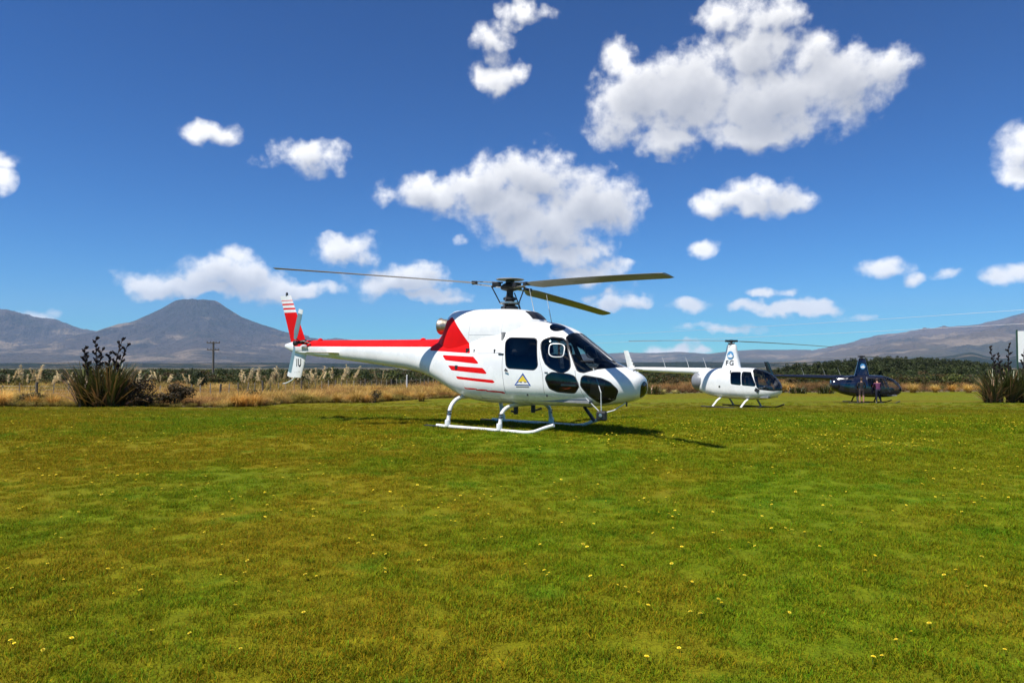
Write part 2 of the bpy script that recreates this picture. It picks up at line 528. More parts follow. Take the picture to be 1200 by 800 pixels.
def mat_ground():
    m = bpy.data.materials.new('rough_plain'); m.use_nodes = True
    t = NT(m.node_tree); b = t.n['Principled BSDF']
    pos = t.node('ShaderNodeNewGeometry').outputs['Position']
    a = t.noise(pos, .02, 5, .6); a2 = t.noise(pos, .9, 5, .65)
    c = t.mix(t.ramp(a, .4, .6), (.085, .058, .022), (.040, .048, .016))
    c = t.mix(t.ramp(a2, .4, .7), c, (.13, .095, .035))
    t.put(b.inputs['Base Color'], c); b.inputs['Roughness'].default_value = .95
    return m

def spaced(a, b, d0, k):
    out = [a]; d = d0
    while out[-1] < b:
        out.append(out[-1] + d); d *= k
    return np.array(out)
def build_ground():
    ys = np.concatenate([-spaced(0, 400, 3, 1.25)[::-1], spaced(3, 42000, 3, 1.10)])
    xs = spaced(3, 30000, 3, 1.14); xs = np.concatenate([-xs[::-1], [0], xs])
    X, Y = np.meshgrid(xs, ys)
    Z = gz(X, Y) - .03
    o = grid_mesh('ground', X, Y, Z, mat_ground()); tag(o, 'rough dry plain stretching from the lawn to the mountains', kind='structure')
    tt = np.linspace(0, 1, 150) ** 1.5
    xs = np.concatenate([np.arange(-70, 90.1, .5)])
    e = lawn_edge(xs)
    X = np.repeat(xs[None], 150, 0); Y = -12 + tt[:, None] * (e[None] + 12)
    Z = gz(X, Y)
    o = grid_mesh('lawn', X, Y, Z, mat_lawn()); tag(o, 'mown green and brown grass airfield', kind='structure')
build_ground()

# ------------------------------------------------------------------ scatter (only for uncountable stuff)
def scatter(name, pts, rotz, scl, src, label, tilt=.0, cat=None):
    n = len(pts)
    me = bpy.data.meshes.new(name)
    me.vertices.add(n); me.vertices.foreach_set('co', np.asarray(pts, 'f').ravel())
    rot = np.zeros((n, 3), 'f'); rot[:, 2] = rotz
    if tilt: rot[:, 0] = npr.normal(0, tilt, n); rot[:, 1] = npr.normal(0, tilt, n)
    a = me.attributes.new('rot', 'FLOAT_VECTOR', 'POINT'); a.data.foreach_set('vector', rot.ravel())
    a = me.attributes.new('scl', 'FLOAT', 'POINT'); a.data.foreach_set('value', np.asarray(scl, 'f'))
    o = link_mesh(name, me)
    g = bpy.data.node_groups.new(name + '_spread', 'GeometryNodeTree')
    g.interface.new_socket('Geometry', in_out='INPUT', socket_type='NodeSocketGeometry')
    g.interface.new_socket('Geometry', in_out='OUTPUT', socket_type='NodeSocketGeometry')
    N = g.nodes; L = g.links
    gi = N.new('NodeGroupInput'); go = N.new('NodeGroupOutput')
    ip = N.new('GeometryNodeInstanceOnPoints'); oi = N.new('GeometryNodeObjectInfo'); oi.inputs['Object'].default_value = src
    ra = N.new('GeometryNodeInputNamedAttribute'); ra.data_type = 'FLOAT_VECTOR'; ra.inputs[0].default_value = 'rot'
    sa = N.new('GeometryNodeInputNamedAttribute'); sa.data_type = 'FLOAT'; sa.inputs[0].default_value = 'scl'
    L.new(gi.outputs[0], ip.inputs['Points']); L.new(oi.outputs['Geometry'], ip.inputs['Instance'])
    L.new(ra.outputs[0], ip.inputs['Rotation']); L.new(sa.outputs[0], ip.inputs['Scale'])
    L.new(ip.outputs[0], go.inputs[0])
    md = o.modifiers.new('spread', 'NODES'); md.node_group = g
    tag(o, label, cat, kind='stuff')
    return o

def wedge_points(n, d0, d1, a0, a1, power=1.0):
    """points over the view sector between two depths, even per area"""
    D = np.sqrt(npr.rand(n) * (d1**2 - d0**2) + d0**2)
    s = npr.rand(n) * (a1 - a0) + a0
    return s * D, D

def jit(c, k=.2):
    f = 1 + rng.uniform(-k, k)
    return tuple(max(0, v * f * (1 + rng.uniform(-k, k) * .4)) for v in c)
def lerp(a, b, t): return tuple(x + (y - x) * t for x, y in zip(a, b))

def strap(mb, base, ang, height, lean, width, droop=.3, segs=4, c0=(.1, .1, .02), c1=(.1, .1, .02), keel=0, tipw=.15):
    """one leaf or blade: a narrow strip that leans out and droops"""
    ca, sa = math.cos(ang), math.sin(ang)
    px, py = -sa, ca
    rows = []; L = height
    x = 0; z = 0; th = math.pi / 2 - lean
    ds = L / segs
    for i in range(segs + 1):
        t = i / segs
        w = width * (1 - (1 - tipw) * t ** 1.6) * (.75 + .25 * min(1, t * 3))
        cx, cy_, cz = base[0] + ca * x, base[1] + sa * x, base[2] + z
        rows.append([(cx - px * w / 2, cy_ - py * w / 2, cz), (cx + px * w / 2, cy_ + py * w / 2, cz)])
        x += ds * math.cos(th); z += ds * math.sin(th); th -= droop / segs * (1 + 1.6 * t)
    b = len(mb.v)
    for i, r in enumerate(rows):
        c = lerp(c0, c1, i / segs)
        mb.v.extend(r); mb.c.extend([c, c])
    mb.hascol = True
    for i in range(segs):
        mb.f.append((b + 2 * i, b + 2 * i + 1, b + 2 * i + 3, b + 2 * i + 2)); mb.m.append(0)

# ---- turf blades near the camera
def build_turf():
    src = []
    for k in range(3):
        mb = MB()
        for i in range(110):
            a = rng.uniform(0, 6.283); r = .085 * math.sqrt(rng.random())
            h = rng.uniform(.014, .036)
            g = rng.random()
            tint = (1.3, 1.25, 1.1) if g < .6 else ((1.75, 1.35, 1.7) if g < .80 else (.85, 1.4, 1.5))
            tint = jit(tint, .45)
            strap(mb, (r * math.cos(a), r * math.sin(a), -.004), rng.uniform(0, 6.283), h, rng.uniform(.1, 1.1), rng.uniform(.0024, .0045), .9, 2, tint, tint, tipw=.3)
        me = mb.mesh('grass_tuft', mat_blade_)
        o = link_mesh('grass_tuft', me); o.location = at(420 + 160 * k, 5.2 + k)
        tag(o, 'short tuft of mown lawn grass', kind='stuff'); src.append(o)
    segs = [(1.0, 3.2, 110, 2.6), (3.2, 7, 160, 1.35), (7, 12, 95, 1.1), (12, 19, 42, 1.0), (19, 30, 16, .95), (30, 46, 7, .95)]
    PX, PY = [], []
    for d0, d1, dens, sl in segs:
        n = int((d1**2 - d0**2) * sl * dens)
        x, y = wedge_points(n, d0, d1, -sl, sl); PX.append(x); PY.append(y)
    x = np.concatenate(PX); y = np.concatenate(PY)
    keep = (fbm(x * .9 + 50, y * .9, 3) + .35 * npr.rand(len(x)) > .24) & (npr.rand(len(x)) < np.clip((47 - y) / 20, 0, 1)) & (y < lawn_edge(x) - .3)
    x, y = x[keep], y[keep]
    s = (.8 + .5 * npr.rand(len(x))) * (.85 + .4 * fbm(x * .6, y * .6 + 30, 3)) * np.clip(y / 9, 1, 1.7)
    pts = np.stack([x, y, gz(x, y)], -1)
    for k in range(3):
        i = np.arange(len(x)) % 3 == k
        scatter('lawn_grass', pts[i], npr.rand(i.sum()) * 6.28, s[i], src[k], 'short mown grass blades covering the lawn', tilt=.12)
mat_blade_ = mat_blade()
build_turf()

# ------------------------------------------------------------------ mountains
def mat_mountain(name, low, mid_, high, scale):
    m = bpy.data.materials.new(name); m.use_nodes = True
    t = NT(m.node_tree); b = t.n['Principled BSDF']
    geo = t.node('ShaderNodeNewGeometry'); pos = geo.outputs['Position']
    n1 = t.noise(pos, 1 / 2600 * scale, 7, .6); n2 = t.noise(pos, 1 / 500 * scale, 7, .65); n3 = t.noise(t.vmath('MULTIPLY', pos, (1, 1, 3)), 1 / 1300 * scale, 6, .6)
    z = t.sep(pos)[2]
    f = t.math('ADD', t.math('MULTIPLY', z, 1 / 900), t.math('MULTIPLY', t.math('SUBTRACT', n1, .5), 1.3))
    c = t.mix(t.ramp(f, .02, .30), low, mid_)
    c = t.mix(t.ramp(f, .35, .85), c, high)
    c = t.mix(t.math('MULTIPLY', t.ramp(n3, .52, .62), .75), c, (.27, .20, .135))
    c = t.mix(t.math('MULTIPLY', t.ramp(n2, .50, .62), .7), c, (.026, .030, .030))
    t.put(b.inputs['Base Color'], c); b.inputs['Roughness'].default_value = 1; b.inputs['Specular IOR Level'].default_value = .05
    bn = t.node('ShaderNodeBump'); bn.inputs['Strength'].default_value = 1.0; bn.inputs['Distance'].default_value = 150
    t.put(bn.inputs['Height'], t.math('ADD', n2, t.noise(pos, 1 / 160 * scale, 5, .6))); t.l.new(bn.outputs[0], b.inputs['Normal'])
    return m

def mountain_range(name, prof, Rc, front, back, mat, rough=.10, label='', power=1.5, da=.09, fr=1 / 1500):
    pa = [azel(px, py) for px, py in prof]
    az = np.arange(pa[0][0], pa[-1][0], da)
    crest = np.tan(np.radians(np.interp(az, [p[0] for p in pa], [p[1] for p in pa]))) * Rc + 1.6
    k = int(.5 / da) | 1
    sm = np.convolve(np.pad(crest, k // 2, mode='edge'), np.ones(k) / k, mode='valid')
    crest = sm * .97
    t = np.concatenate([np.linspace(-1, 0, 70), np.linspace(0, 1, 14)[1:]])
    rad = np.where(t < 0, Rc + t * front, Rc + t * back)
    A, RR = np.meshgrid(np.radians(az), rad)
    T = np.repeat(t[:, None], len(az), 1)
    shape = np.where(T < 0, (1 + T) ** power, (1 - T) ** 1.2)
    # the horizontal distance along the axis of view is what the profile was measured at
    X = RR * np.sin(A); Y = RR * np.cos(A)
    rn = ridged(X * fr, Y * fr * .8) - .45
    Z = crest[None] * shape + rn * crest[None] * rough * (4 * shape * (1 - shape) + .35 * shape) * 2.2
    Z = np.where(T <= -1, -12, Z) - 8 * (1 - shape)
    o = grid_mesh(name, X, Y, Z, mat); tag(o, label, kind='structure')
    return o

M['mtn_r'] = mat_mountain('tussock_slope', (.055, .055, .030), (.105, .075, .050), (.12, .085, .075), 1)
M['mtn_l'] = mat_mountain('volcanic_slope', (.05, .05, .03), (.085, .062, .050), (.075, .058, .055), 1)
M['cone'] = mat_mountain('scoria_cone', (.075, .058, .042), (.075, .060, .056), (.045, .042, .048), 1.3)
M['foot'] = mat_mountain('bush_foothill', (.020, .032, .016), (.026, .036, .018), (.03, .04, .02), 2)

def volcano():
    a, _ = azel(231, 352); Rc = 13500
    cx, cy_ = Rc * math.sin(R(a)), Rc * math.cos(R(a))
    pr = np.array([0, 14, 20, 40, 62, 80, 105, 150, 230, 330, 420]) / FPX * Rc * .87
    ph = np.array([77, 78, 77.5, 65.5, 53.5, 46.5, 39, 29, 15, 4, -3]) / FPX * Rc * .92
    f = pchip(pr, ph)
    rad = np.concatenate([[0], np.linspace(60, pr[-1], 110)]); an = np.linspace(0, 2 * np.pi, 300)
    Rr, A = np.meshgrid(rad, an, indexing='ij')
    X = cx + Rr * np.cos(A); Y = cy_ + Rr * np.sin(A)
    h = f(Rr)
    gul = ridged(A * 7 / 6.283 * 4, Rr / 2600, 4) - .5
    Z = h + gul * 230 * np.clip(Rr / 2200, 0, 1) * np.clip(h / 500, 0, 1) + (fbm(X / 400, Y / 400, 4) - .5) * 60 * np.clip(h / 300, 0, 1) * np.clip(Rr / 1500, .1, 1)
    o = grid_mesh('volcano', X, Y, Z + 1.6, M['cone']); recalc(o)
    tag(o, 'dark volcanic cone with a flat summit under a cloud', kind='structure')
volcano()
mountain_range('mountain_range', [(-420, 350), (-200, 352), (-60, 360), (0, 365), (20, 370), (45, 373.5), (65, 375.5), (85, 383), (97, 387), (130, 389), (200, 396), (280, 392), (320, 392), (345, 389.5), (370, 396), (398, 394), (416, 398), (450, 405), (520, 413), (600, 418)],
               16500, 6500, 3000, M['mtn_l'], .3, 'rugged grey brown volcanic range on the left of the plain')
mountain_range('mountain_range', [(480, 424), (560, 418), (640, 414), (700, 414), (735, 412), (760, 413), (800, 412), (830, 414), (860, 411), (885, 409.5), (920, 409), (945, 409), (960, 411), (985, 416), (1040, 424)],
               17500, 7000, 3000, M['mtn_r'], .2, 'low rounded brown range behind the white helicopters')
mountain_range('mountain_slope', [(870, 426), (940, 413), (985, 403.5), (1010, 397), (1040, 391), (1061, 388), (1072, 386), (1121, 382), (1146, 378.5), (1157, 375), (1178, 371), (1200, 364.5), (1260, 352), (1340, 346), (1480, 345), (1640, 352)],
               19000, 12000, 4000, M['mtn_r'], .17, 'long bare reddish mountain slope rising to the right', power=1.25)
mountain_range('foothill', [(980, 428), (1040, 424), (1075, 418), (1090, 419), (1118, 416), (1138, 412), (1156, 417), (1176, 420), (1200, 415), (1260, 410), (1340, 420), (1450, 428)],
               6500, 2200, 1500, M['foot'], .10, 'dark bush covered foothills under the long slope', power=1.3, fr=1 / 700)
mountain_range('foothill', [(430, 429), (520, 426.5), (640, 425.5), (735, 424.5), (800, 423.5), (880, 424.5), (960, 423), (1030, 425), (1080, 428)],
               5200, 1800, 1500, M['foot'], .15, 'dark flat bush belt at the foot of the brown range', power=1.0, fr=1 / 500)
mountain_range('foothill', [(-300, 428), (-40, 426), (60, 424.5), (180, 425), (300, 424.5), (420, 425.5), (540, 426), (640, 429)],
               5200, 1800, 1500, M['foot'], .15, 'dark scrub covered plain at the foot of the volcano', power=1.0, fr=1 / 500)

# ------------------------------------------------------------------ haze
def build_haze():
    x0, x1, y0, y1, z0, z1 = -26000, 30000, -600, 24500, -16, 2150
    mb = MB(); mb.box(((x0 + x1) / 2, (y0 + y1) / 2, (z0 + z1) / 2), (x1 - x0, y1 - y0, z1 - z0))
    m = bpy.data.materials.new('haze_air'); m.use_nodes = True
    t = NT(m.node_tree); t.n.clear()
    v = t.node('ShaderNodeVolumePrincipled')
    v.inputs['Color'].default_value = (.48, .70, 1.0, 1)
    v.inputs['Density'].default_value = HAZE
    v.inputs['Anisotropy'].default_value = .0
    o_ = t.node('ShaderNodeOutputMaterial'); t.l.new(v.outputs[0], o_.inputs['Volume'])
    m.cycles.homogeneous_volume = True
    o = mb.build('haze', m); tag(o, 'thin blue haze over the whole plain', kind='stuff')
HAZE = 3.1e-5
build_haze()

# ------------------------------------------------------------------ plants
GOLD = (.62, .36, .06); STRAW = (.78, .52, .15); BROWN = (.16, .085, .030); OLIVE = (.085, .082, .018); GREEN = (.045, .070, .014)

def leafcloud(mb, c, rx, ry, rz, n, size, cols, lump=7, seed=0):
    """leaf-sized faces in uneven clumps through a crown's volume"""
    r = random.Random(seed)
    cl = []
    for i in range(lump):
        while True:
            v = Vector((r.uniform(-1, 1), r.uniform(-1, 1), r.uniform(-.7, 1)))
            if .2 < v.length < 1: break
        cl.append((v * .68, r.uniform(.30, .52), r.uniform(.7, 1.25)))
    for i in range(n):
        cc, cr, cb = cl[r.randrange(lump)]
        d = Vector((r.gauss(0, 1), r.gauss(0, 1), r.gauss(0, 1))).normalized() * cr * (r.random() ** .35)
        p = cc + d
        p = Vector((p.x * rx, p.y * ry, p.z * rz)) + Vector(c)
        nrm = (d.normalized() + Vector((r.gauss(0, .6), r.gauss(0, .6), r.gauss(.3, .6)))).normalized()
        u = nrm.orthogonal().normalized(); u = Matrix.Rotation(r.uniform(0, 6.28), 3, nrm) @ u; w = nrm.cross(u)
        s = size * r.uniform(.6, 1.4); a = r.uniform(.4, .75)
        col = cols[r.randrange(len(cols))]; f = cb * r.uniform(.7, 1.3); col = tuple(v * f for v in col)
        vs = [p - u * s, p + w * s * a + nrm * s * .2, p + u * s, p - w * s * a + nrm * s * .2]
        b = len(mb.v); mb.v.extend([tuple(v) for v in vs]); mb.c.extend([col] * 4); mb.f.append((b, b + 1, b + 2, b + 3)); mb.m.append(0)
    mb.hascol = True

def make_flax(name, loc, h, spread, n, label, stalks, seed, dead=.18, rotz=0):
    global rng
    keep = rng; rng = random.Random(seed)
    root = empty(name, loc, (0, 0, rotz)); tag(root, label, 'flax plant')
    mb = MB()
    fans = [(rng.uniform(-1, 1) * spread * .5, rng.uniform(-1, 1) * spread * .35) for _ in range(9)]
    for i in range(n):
        fx, fy = fans[i % 9]
        a = rng.uniform(0, 6.283)
        L = h * rng.uniform(.6, 1.08); lean = abs(rng.gauss(0, .23)) + .03
        out = math.atan2(fy, fx) if rng.random() < .55 else a
        a = out + rng.gauss(0, .7)
        lean += .16 * math.hypot(fx, fy)
        if rng.random() < dead:
            c0, c1 = jit((.20, .11, .045), .3), jit((.42, .25, .11), .3)
            if rng.random() < .35: lean += .7
        else:
            c0 = jit((.045, .052, .014), .3); c1 = jit((.095, .108, .024), .4)
            if rng.random() < .18: c1 = jit((.16, .11, .04), .3)
        strap(mb, (fx + rng.gauss(0, .1), fy + rng.gauss(0, .1), -.02), a, L, min(lean, 1.2), rng.uniform(.075, .125), rng.uniform(.10, .62), 5, c0, c1, tipw=.12)
    tag(mb.build('foliage', M['leaf_gloss'], root), kind='stuff')
    for (sx, sy, sh, lx, ly) in stalks:
        sb = MB(); pts = [(sx + lx * t * t, sy + ly * t * t, sh * t) for t in (0, .25, .5, .75, 1)]
        sb.tube(pts, [.040, .036, .030, .024, .014], 6, col=(.030, .020, .016))
        # seed pods in alternate clusters up the top of the stalk
        k = 0
        t = .52
        while t < 1.0:
            cx, cy_, cz = sx + lx * t * t, sy + ly * t * t, sh * t
            a = k * 2.4 + rng.uniform(-.4, .4); br = .26 * (1.12 - t) + .07
            ex, ey, ez = cx + math.cos(a) * br, cy_ + math.sin(a) * br, cz + br * .8
            sb.tube([(cx, cy_, cz), ((cx + ex) / 2, (cy_ + ey) / 2, cz + br * .3), (ex, ey, ez)], [.010, .009, .007], 5, col=(.030, .020, .016))
            for q in range(6):
                u = .35 + .13 * q
                qx, qy, qz = cx + (ex - cx) * u, cy_ + (ey - cy_) * u, cz + (ez - cz) * u
                sb.tube([(qx, qy, qz), (qx + rng.gauss(0, .03), qy + rng.gauss(0, .03), qz + .07), (qx + rng.gauss(0, .05), qy + rng.gauss(0, .05), qz + .14)], [.020, .042, .010], 5, col=jit((.022, .014, .014), .3))
            k += 1; t += .055
        sb.build('flower_stalk', M['leaf'], root)
    rng = keep
    return root

def make_tussock(h, n, c_a, c_b, seed, width=.012, lean=.45, base=.16):
    global rng
    keep = rng; rng = random.Random(seed)
    mb = MB()
    for i in range(n):
        a = rng.uniform(0, 6.283); r = base * math.sqrt(rng.random())
        L = h * rng.uniform(.65, 1.15)
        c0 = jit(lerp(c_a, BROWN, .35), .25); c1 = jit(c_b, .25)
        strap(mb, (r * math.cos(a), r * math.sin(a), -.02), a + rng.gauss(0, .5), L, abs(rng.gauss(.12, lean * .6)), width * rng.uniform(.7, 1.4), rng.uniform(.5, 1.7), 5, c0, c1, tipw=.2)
    rng = keep
    return mb

def make_toetoe(seed, h=1.25, plumes=7):
    """toetoe: arching leaves and tall stalks with cream plumes"""
    global rng
    keep = rng; rng = random.Random(seed)
    fo = MB()
    for i in range(130):
        a = rng.uniform(0, 6.283); r = .3 * math.sqrt(rng.random())
        g = rng.random()
        c0 = jit((.15, .12, .025), .3); c1 = jit((.52, .36, .085) if g < .5 else (.20, .19, .03), .3)
        strap(fo, (r * math.cos(a), r * math.sin(a), -.02), a + rng.gauss(0, .4), h * rng.uniform(.8, 1.5), abs(rng.gauss(.2, .25)), .028, rng.uniform(.6, 1.8), 5, c0, c1, tipw=.15)
    pl = []
    for i in range(plumes):
        mb = MB()
        a = rng.uniform(0, 6.283); ln = rng.uniform(.1, .5); L = h * rng.uniform(1.2, 1.75)
        tip = Vector((math.cos(a) * math.sin(ln), math.sin(a) * math.sin(ln), math.cos(ln))) * L
        base = Vector((math.cos(a) * .12, math.sin(a) * .12, 0))
        bend = Vector((math.cos(a), math.sin(a), 0)) * .18
        P = [base + tip * t + bend * t * t for t in (0, .3, .6, .8, .9, 1.0)]
        mb.tube(P, [.012, .011, .009, .006, .005, .003], 5, col=(.30, .23, .10))
        for k in range(80):
            t = .66 + .34 * rng.random()
            p = base + tip * t + bend * t * t
            d = (Vector((math.cos(a), math.sin(a), 0)) * rng.uniform(0, 1.2) + Vector((rng.gauss(0, .5), rng.gauss(0, .5), .5))).normalized()
            c = jit((.80, .64, .36), .2)
            l = rng.uniform(.08, .22); u = d.orthogonal().normalized() * .019
            b = len(mb.v); mb.v.extend([tuple(p - u), tuple(p + u), tuple(p + d * l + Vector((0, 0, -l * .35)))]); mb.c.extend([c] * 3); mb.f.append((b, b + 1, b + 2)); mb.m.append(0)
        mb.hascol = True
        pl.append(mb)
    rng = keep
    return fo, pl

# ---- big flax bushes
make_flax('flax_plant', at(122, 36.3), 2.35, 1.55, 760, 'large dark flax bush with tall seed stalks in front of the batten fence',
          [(-.75, .1, 2.95, -.32, 0), (-.45, .2, 3.45, -.10, 0), (-.3, -.1, 2.9, .15, .2), (.3, .1, 3.4, .55, 0), (.55, -.1, 3.1, .62, .1), (.1, .3, 2.7, -.05, .1), (-.6, 0, 2.55, -.5, .1)], 5, dead=.30)
make_flax('flax_plant', at(1186, 50), 2.55, 2.6, 820, 'large glossy flax bush under the white sign board',
          [(-.9, .1, 3.9, -.6, 0), (-.2, .2, 4.1, .15, 0), (.7, .1, 3.7, .3, .1), (-.5, .3, 3.4, -.3, 0)], 9, dead=.14)
make_flax('flax_plant', at(1166, 49), 1.9, 1.6, 260, 'lower flax bush with fallen brown leaves beside the sign board flax', [], 19, dead=.3)
for (px, D, h, lab, sd) in [(934, 66.5, .85, 'small bright green flax clump behind the tail of the navy helicopter', 1), (966, 66.0, .95, 'small green flax clump beneath the tail boom of the navy helicopter', 2),
                            (764, 64.5, 1.0, 'yellow green flax clump at lawn edge beyond the nose of the red striped helicopter', 3)]:
    make_flax('flax_plant', at(px, D), h, 1.3, 90, lab, [], sd, dead=.08)

# ---- dark brown shrub beside the left flax and further bushes
def make_bush(name, loc, rx, rz, cols, n, size, label, seed, cat='bush', group=None):
    root = empty(name, loc); tag(root, label, cat, group)
    st = MB(); r = random.Random(seed)
    for k in range(6):
        a = r.uniform(0, 6.28); e = (math.cos(a) * rx * .6, math.sin(a) * rx * .6, rz * r.uniform(.7, 1.3))
        st.tube([(math.cos(a) * .06, math.sin(a) * .06, -.1), (e[0] * .4, e[1] * .4, e[2] * .55), e], [.05, .03, .012], 6)
    st.build('stem', M['bark'], root)
    fo = MB(); leafcloud(fo, (0, 0, rz * .86), rx, rx, rz, n, size, cols, 9, seed)
    tag(fo.build('foliage', M['leaf'], root), kind='stuff')
    return root
make_bush('shrub', at(168, 36.9), 1.35, .78, [(.075, .040, .018), (.05, .032, .014), (.030, .026, .010)], 2600, .055, 'dense dark brown shrub growing against the large flax bush', 31, 'shrub')
make_bush('shrub', at(38, 38.6), .8, .42, [(.06, .062, .016), (.085, .06, .02)], 900, .05, 'low olive shrub in the dry grass left of the large flax', 33, 'shrub')
make_bush('shrub', at(300, 41.5), .7, .45, [(.05, .055, .015), (.09, .055, .02)], 800, .05, 'small olive shrub where the lawn edge turns, near the tail guard', 34, 'shrub')
make_bush('shrub', at(440, 50.5), .8, .5, [(.07, .045, .018), (.045, .045, .015)], 800, .05, 'small brown shrub beside the tawny tussock under the tail boom', 35, 'shrub')
make_bush('shrub', at(205, 36.6), 1.15, .66, [(.10, .058, .022), (.05, .036, .014), (.035, .03, .012)], 2000, .055, 'low brown shrub beyond the dark one, merging into dry grass', 32, 'shrub')

# ---- tussocks at the lawn's edge
def place_tussock(px, D, s, me, label):
    o = link_mesh('tussock', me, None); o.location = at(px, D); o.rotation_euler = (0, 0, rng.uniform(0, 6.28)); o.scale = (s, s, s)
    tag(o, label, 'tussock', 'golden tussocks along the edge of the lawn'); return o
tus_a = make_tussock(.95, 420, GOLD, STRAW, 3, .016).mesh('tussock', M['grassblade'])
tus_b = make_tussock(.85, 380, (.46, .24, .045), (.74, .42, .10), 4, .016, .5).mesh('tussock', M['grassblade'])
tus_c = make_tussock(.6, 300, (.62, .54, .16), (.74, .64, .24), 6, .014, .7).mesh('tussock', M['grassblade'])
rest = 'golden tussock among the dry grass at the edge of the lawn'
for px, D, s, me, lab in [(1069, 68, 1.25, tus_a, 'broad golden tussock just past the nose of the navy helicopter'), (1095, 69, 1.0, tus_a, 'upright golden tussock, second from the nose of the navy helicopter'),
                          (1115, 71, 1.15, tus_b, 'orange tinged tussock, third from the nose of the navy helicopter'), (1134, 67.5, 1.15, tus_a, 'wide golden tussock, nearer of the pair beside the large glossy flax'),
                          (1149, 68.5, 1.2, tus_b, 'tawny tussock touching the side of the large glossy flax'),
                          (916, 69, 1.3, tus_a, 'golden tussock behind the fin of the navy helicopter'), (926, 71, 1.1, tus_b, 'tawny tussock beside the tail rotor of the navy helicopter'),
                          (776, 65, 1.1, tus_c, 'cream tussock next to the yellow green flax clump'), (790, 66, .8, tus_c, 'low cream tussock left of the white helicopter tail cone'),
                          (418, 45.0, 1.05, tus_a, 'golden tussock under the stabiliser of the red striped helicopter'), (428, 45.6, .95, tus_b, 'tawny tussock behind the tail boom, right of the golden one'),
                          (494, 52.5, 1.1, tus_a, 'golden tussock below the boom root of the red striped helicopter')]:
    place_tussock(px, D, s, me, lab)
for i in range(16):
    px = rng.choice([rng.uniform(0, 90), rng.uniform(215, 330), rng.uniform(380, 520)])
    x = (px - 600) / FPX
    D = 37.0
    for _ in range(12):
        D = float(lawn_edge(x * D)) + rng.uniform(.6, 3)
    place_tussock(px, D, rng.uniform(.75, 1.1), rng.choice([tus_a, tus_b]), rest)

# ---- long dry grass between the lawn and the fence, and beyond it (uncountable)
def build_long_grass():
    kinds = []
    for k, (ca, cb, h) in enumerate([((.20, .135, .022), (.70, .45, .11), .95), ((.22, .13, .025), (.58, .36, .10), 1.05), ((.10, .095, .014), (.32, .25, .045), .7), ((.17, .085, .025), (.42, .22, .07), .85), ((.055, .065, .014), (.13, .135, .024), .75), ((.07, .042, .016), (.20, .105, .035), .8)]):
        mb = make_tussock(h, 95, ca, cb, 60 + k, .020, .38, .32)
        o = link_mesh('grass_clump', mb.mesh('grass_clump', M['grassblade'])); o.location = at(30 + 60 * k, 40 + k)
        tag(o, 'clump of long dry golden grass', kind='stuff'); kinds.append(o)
    n = 84000
    x, y = wedge_points(n, 34, 96, -1.25, -.04)
    e = lawn_edge(x); d = y - e
    keep = (d > .25) & (npr.rand(n) < np.clip(1.25 - d / 45, .12, 1) * np.clip(.25 + 1.3 * fbm(x * .3, y * .3, 3), 0, 1) * .62)
    x, y, d = x[keep], y[keep], d[keep]
    hv = np.clip(fbm(x * .22 + 9, y * .22, 4) * 2.6 - .75, .08, 1)
    s = np.clip(.36 + d * .13, .34, .92) * (.72 + .5 * npr.rand(len(x))) * (.45 + .62 * hv)
    pts = np.stack([x, y, gz(x, y)], -1)
    pick = fbm(x * .35 + 77, y * .35, 3) + npr.normal(0, .07, len(x))
    kk = np.where(d < .9, 2, np.where(pick < .38, 3, np.where(pick < .45, 1, np.where(pick < .51, 0, np.where(pick < .58, 4, 2)))))
    for k in range(5):
        i = kk == k
        if i.sum(): scatter('long_grass', pts[i], npr.rand(i.sum()) * 6.28, s[i], kinds[k], 'long dry golden grass along the fence', tilt=.12)
    # right side: low rough growth behind the far edge of the lawn
    n = 31000
    x, y = wedge_points(n, 60, 150, .02, 1.1)
    d = y - lawn_edge(x)
    keep = (d > .3) & (npr.rand(n) < np.clip(.15 + 1.1 * fbm(x * .2, y * .2, 3) - d / 160, .05, 1) * .6)
    x, y, d = x[keep], y[keep], d[keep]
    s = np.clip(.35 + d * .07, .35, 1.0) * (.7 + .5 * npr.rand(len(x)))
    pts = np.stack([x, y, gz(x, y)], -1); kk = (fbm(x * .12, y * .12, 3) * 9).astype(int) % 4
    for k in range(4):
        i = kk == k
        if i.sum(): scatter('long_grass', pts[i], npr.rand(i.sum()) * 6.28, s[i], kinds[[5, 4, 5, 3][k]], 'rough brown grass beyond the far edge of the lawn', tilt=.12)
build_long_grass()

# ---- toetoe clumps behind the fence
def build_toetoe():
    protos = []
    for sd in (1, 2, 3):
        fo, pl = make_toetoe(sd)
        protos.append((fo.mesh('foliage', M['grassblade']), [p.mesh('plume', M['grassblade']) for p in pl]))
    def place(px, D, s, label, k):
        r = empty('toetoe', at(px, D), (0, 0, rng.uniform(0, 6.28))); r.scale = (s, s, s)
        tag(r, label, 'toetoe grass', 'toetoe clumps behind the fence')
        f = link_mesh('foliage', protos[k][0], r); f['kind'] = 'stuff'
        for p in protos[k][1]: link_mesh('plume', p, r)
    place(34, 55, 1.28, 'broad toetoe clump with cream plumes behind the fence, left of the large flax', 0)
    place(52, 57, 1.15, 'toetoe clump leaning on the broad one behind the fence', 1)
    place(155, 52, 1.12, 'toetoe clump with bleached leaves showing behind the right side of the large flax', 2)
    lab = 'toetoe clump with cream plumes in the thicket behind the fence'
    for px, D, s in [(8, 60, 1.1), (75, 62, 1.0), (225, 62, .9), (285, 63, 1.05), (296, 66, 1.15), (312, 62, 1.1), (326, 60, 1.0), (362, 64, 1.15), (372, 70, 1.2), (396, 72, 1.15), (411, 74, 1.25), (446, 84, 1.0), (190, 70, 1.0), (338, 72, 1.2)]:
        place(px, D, s, lab, rng.randrange(3))
build_toetoe()

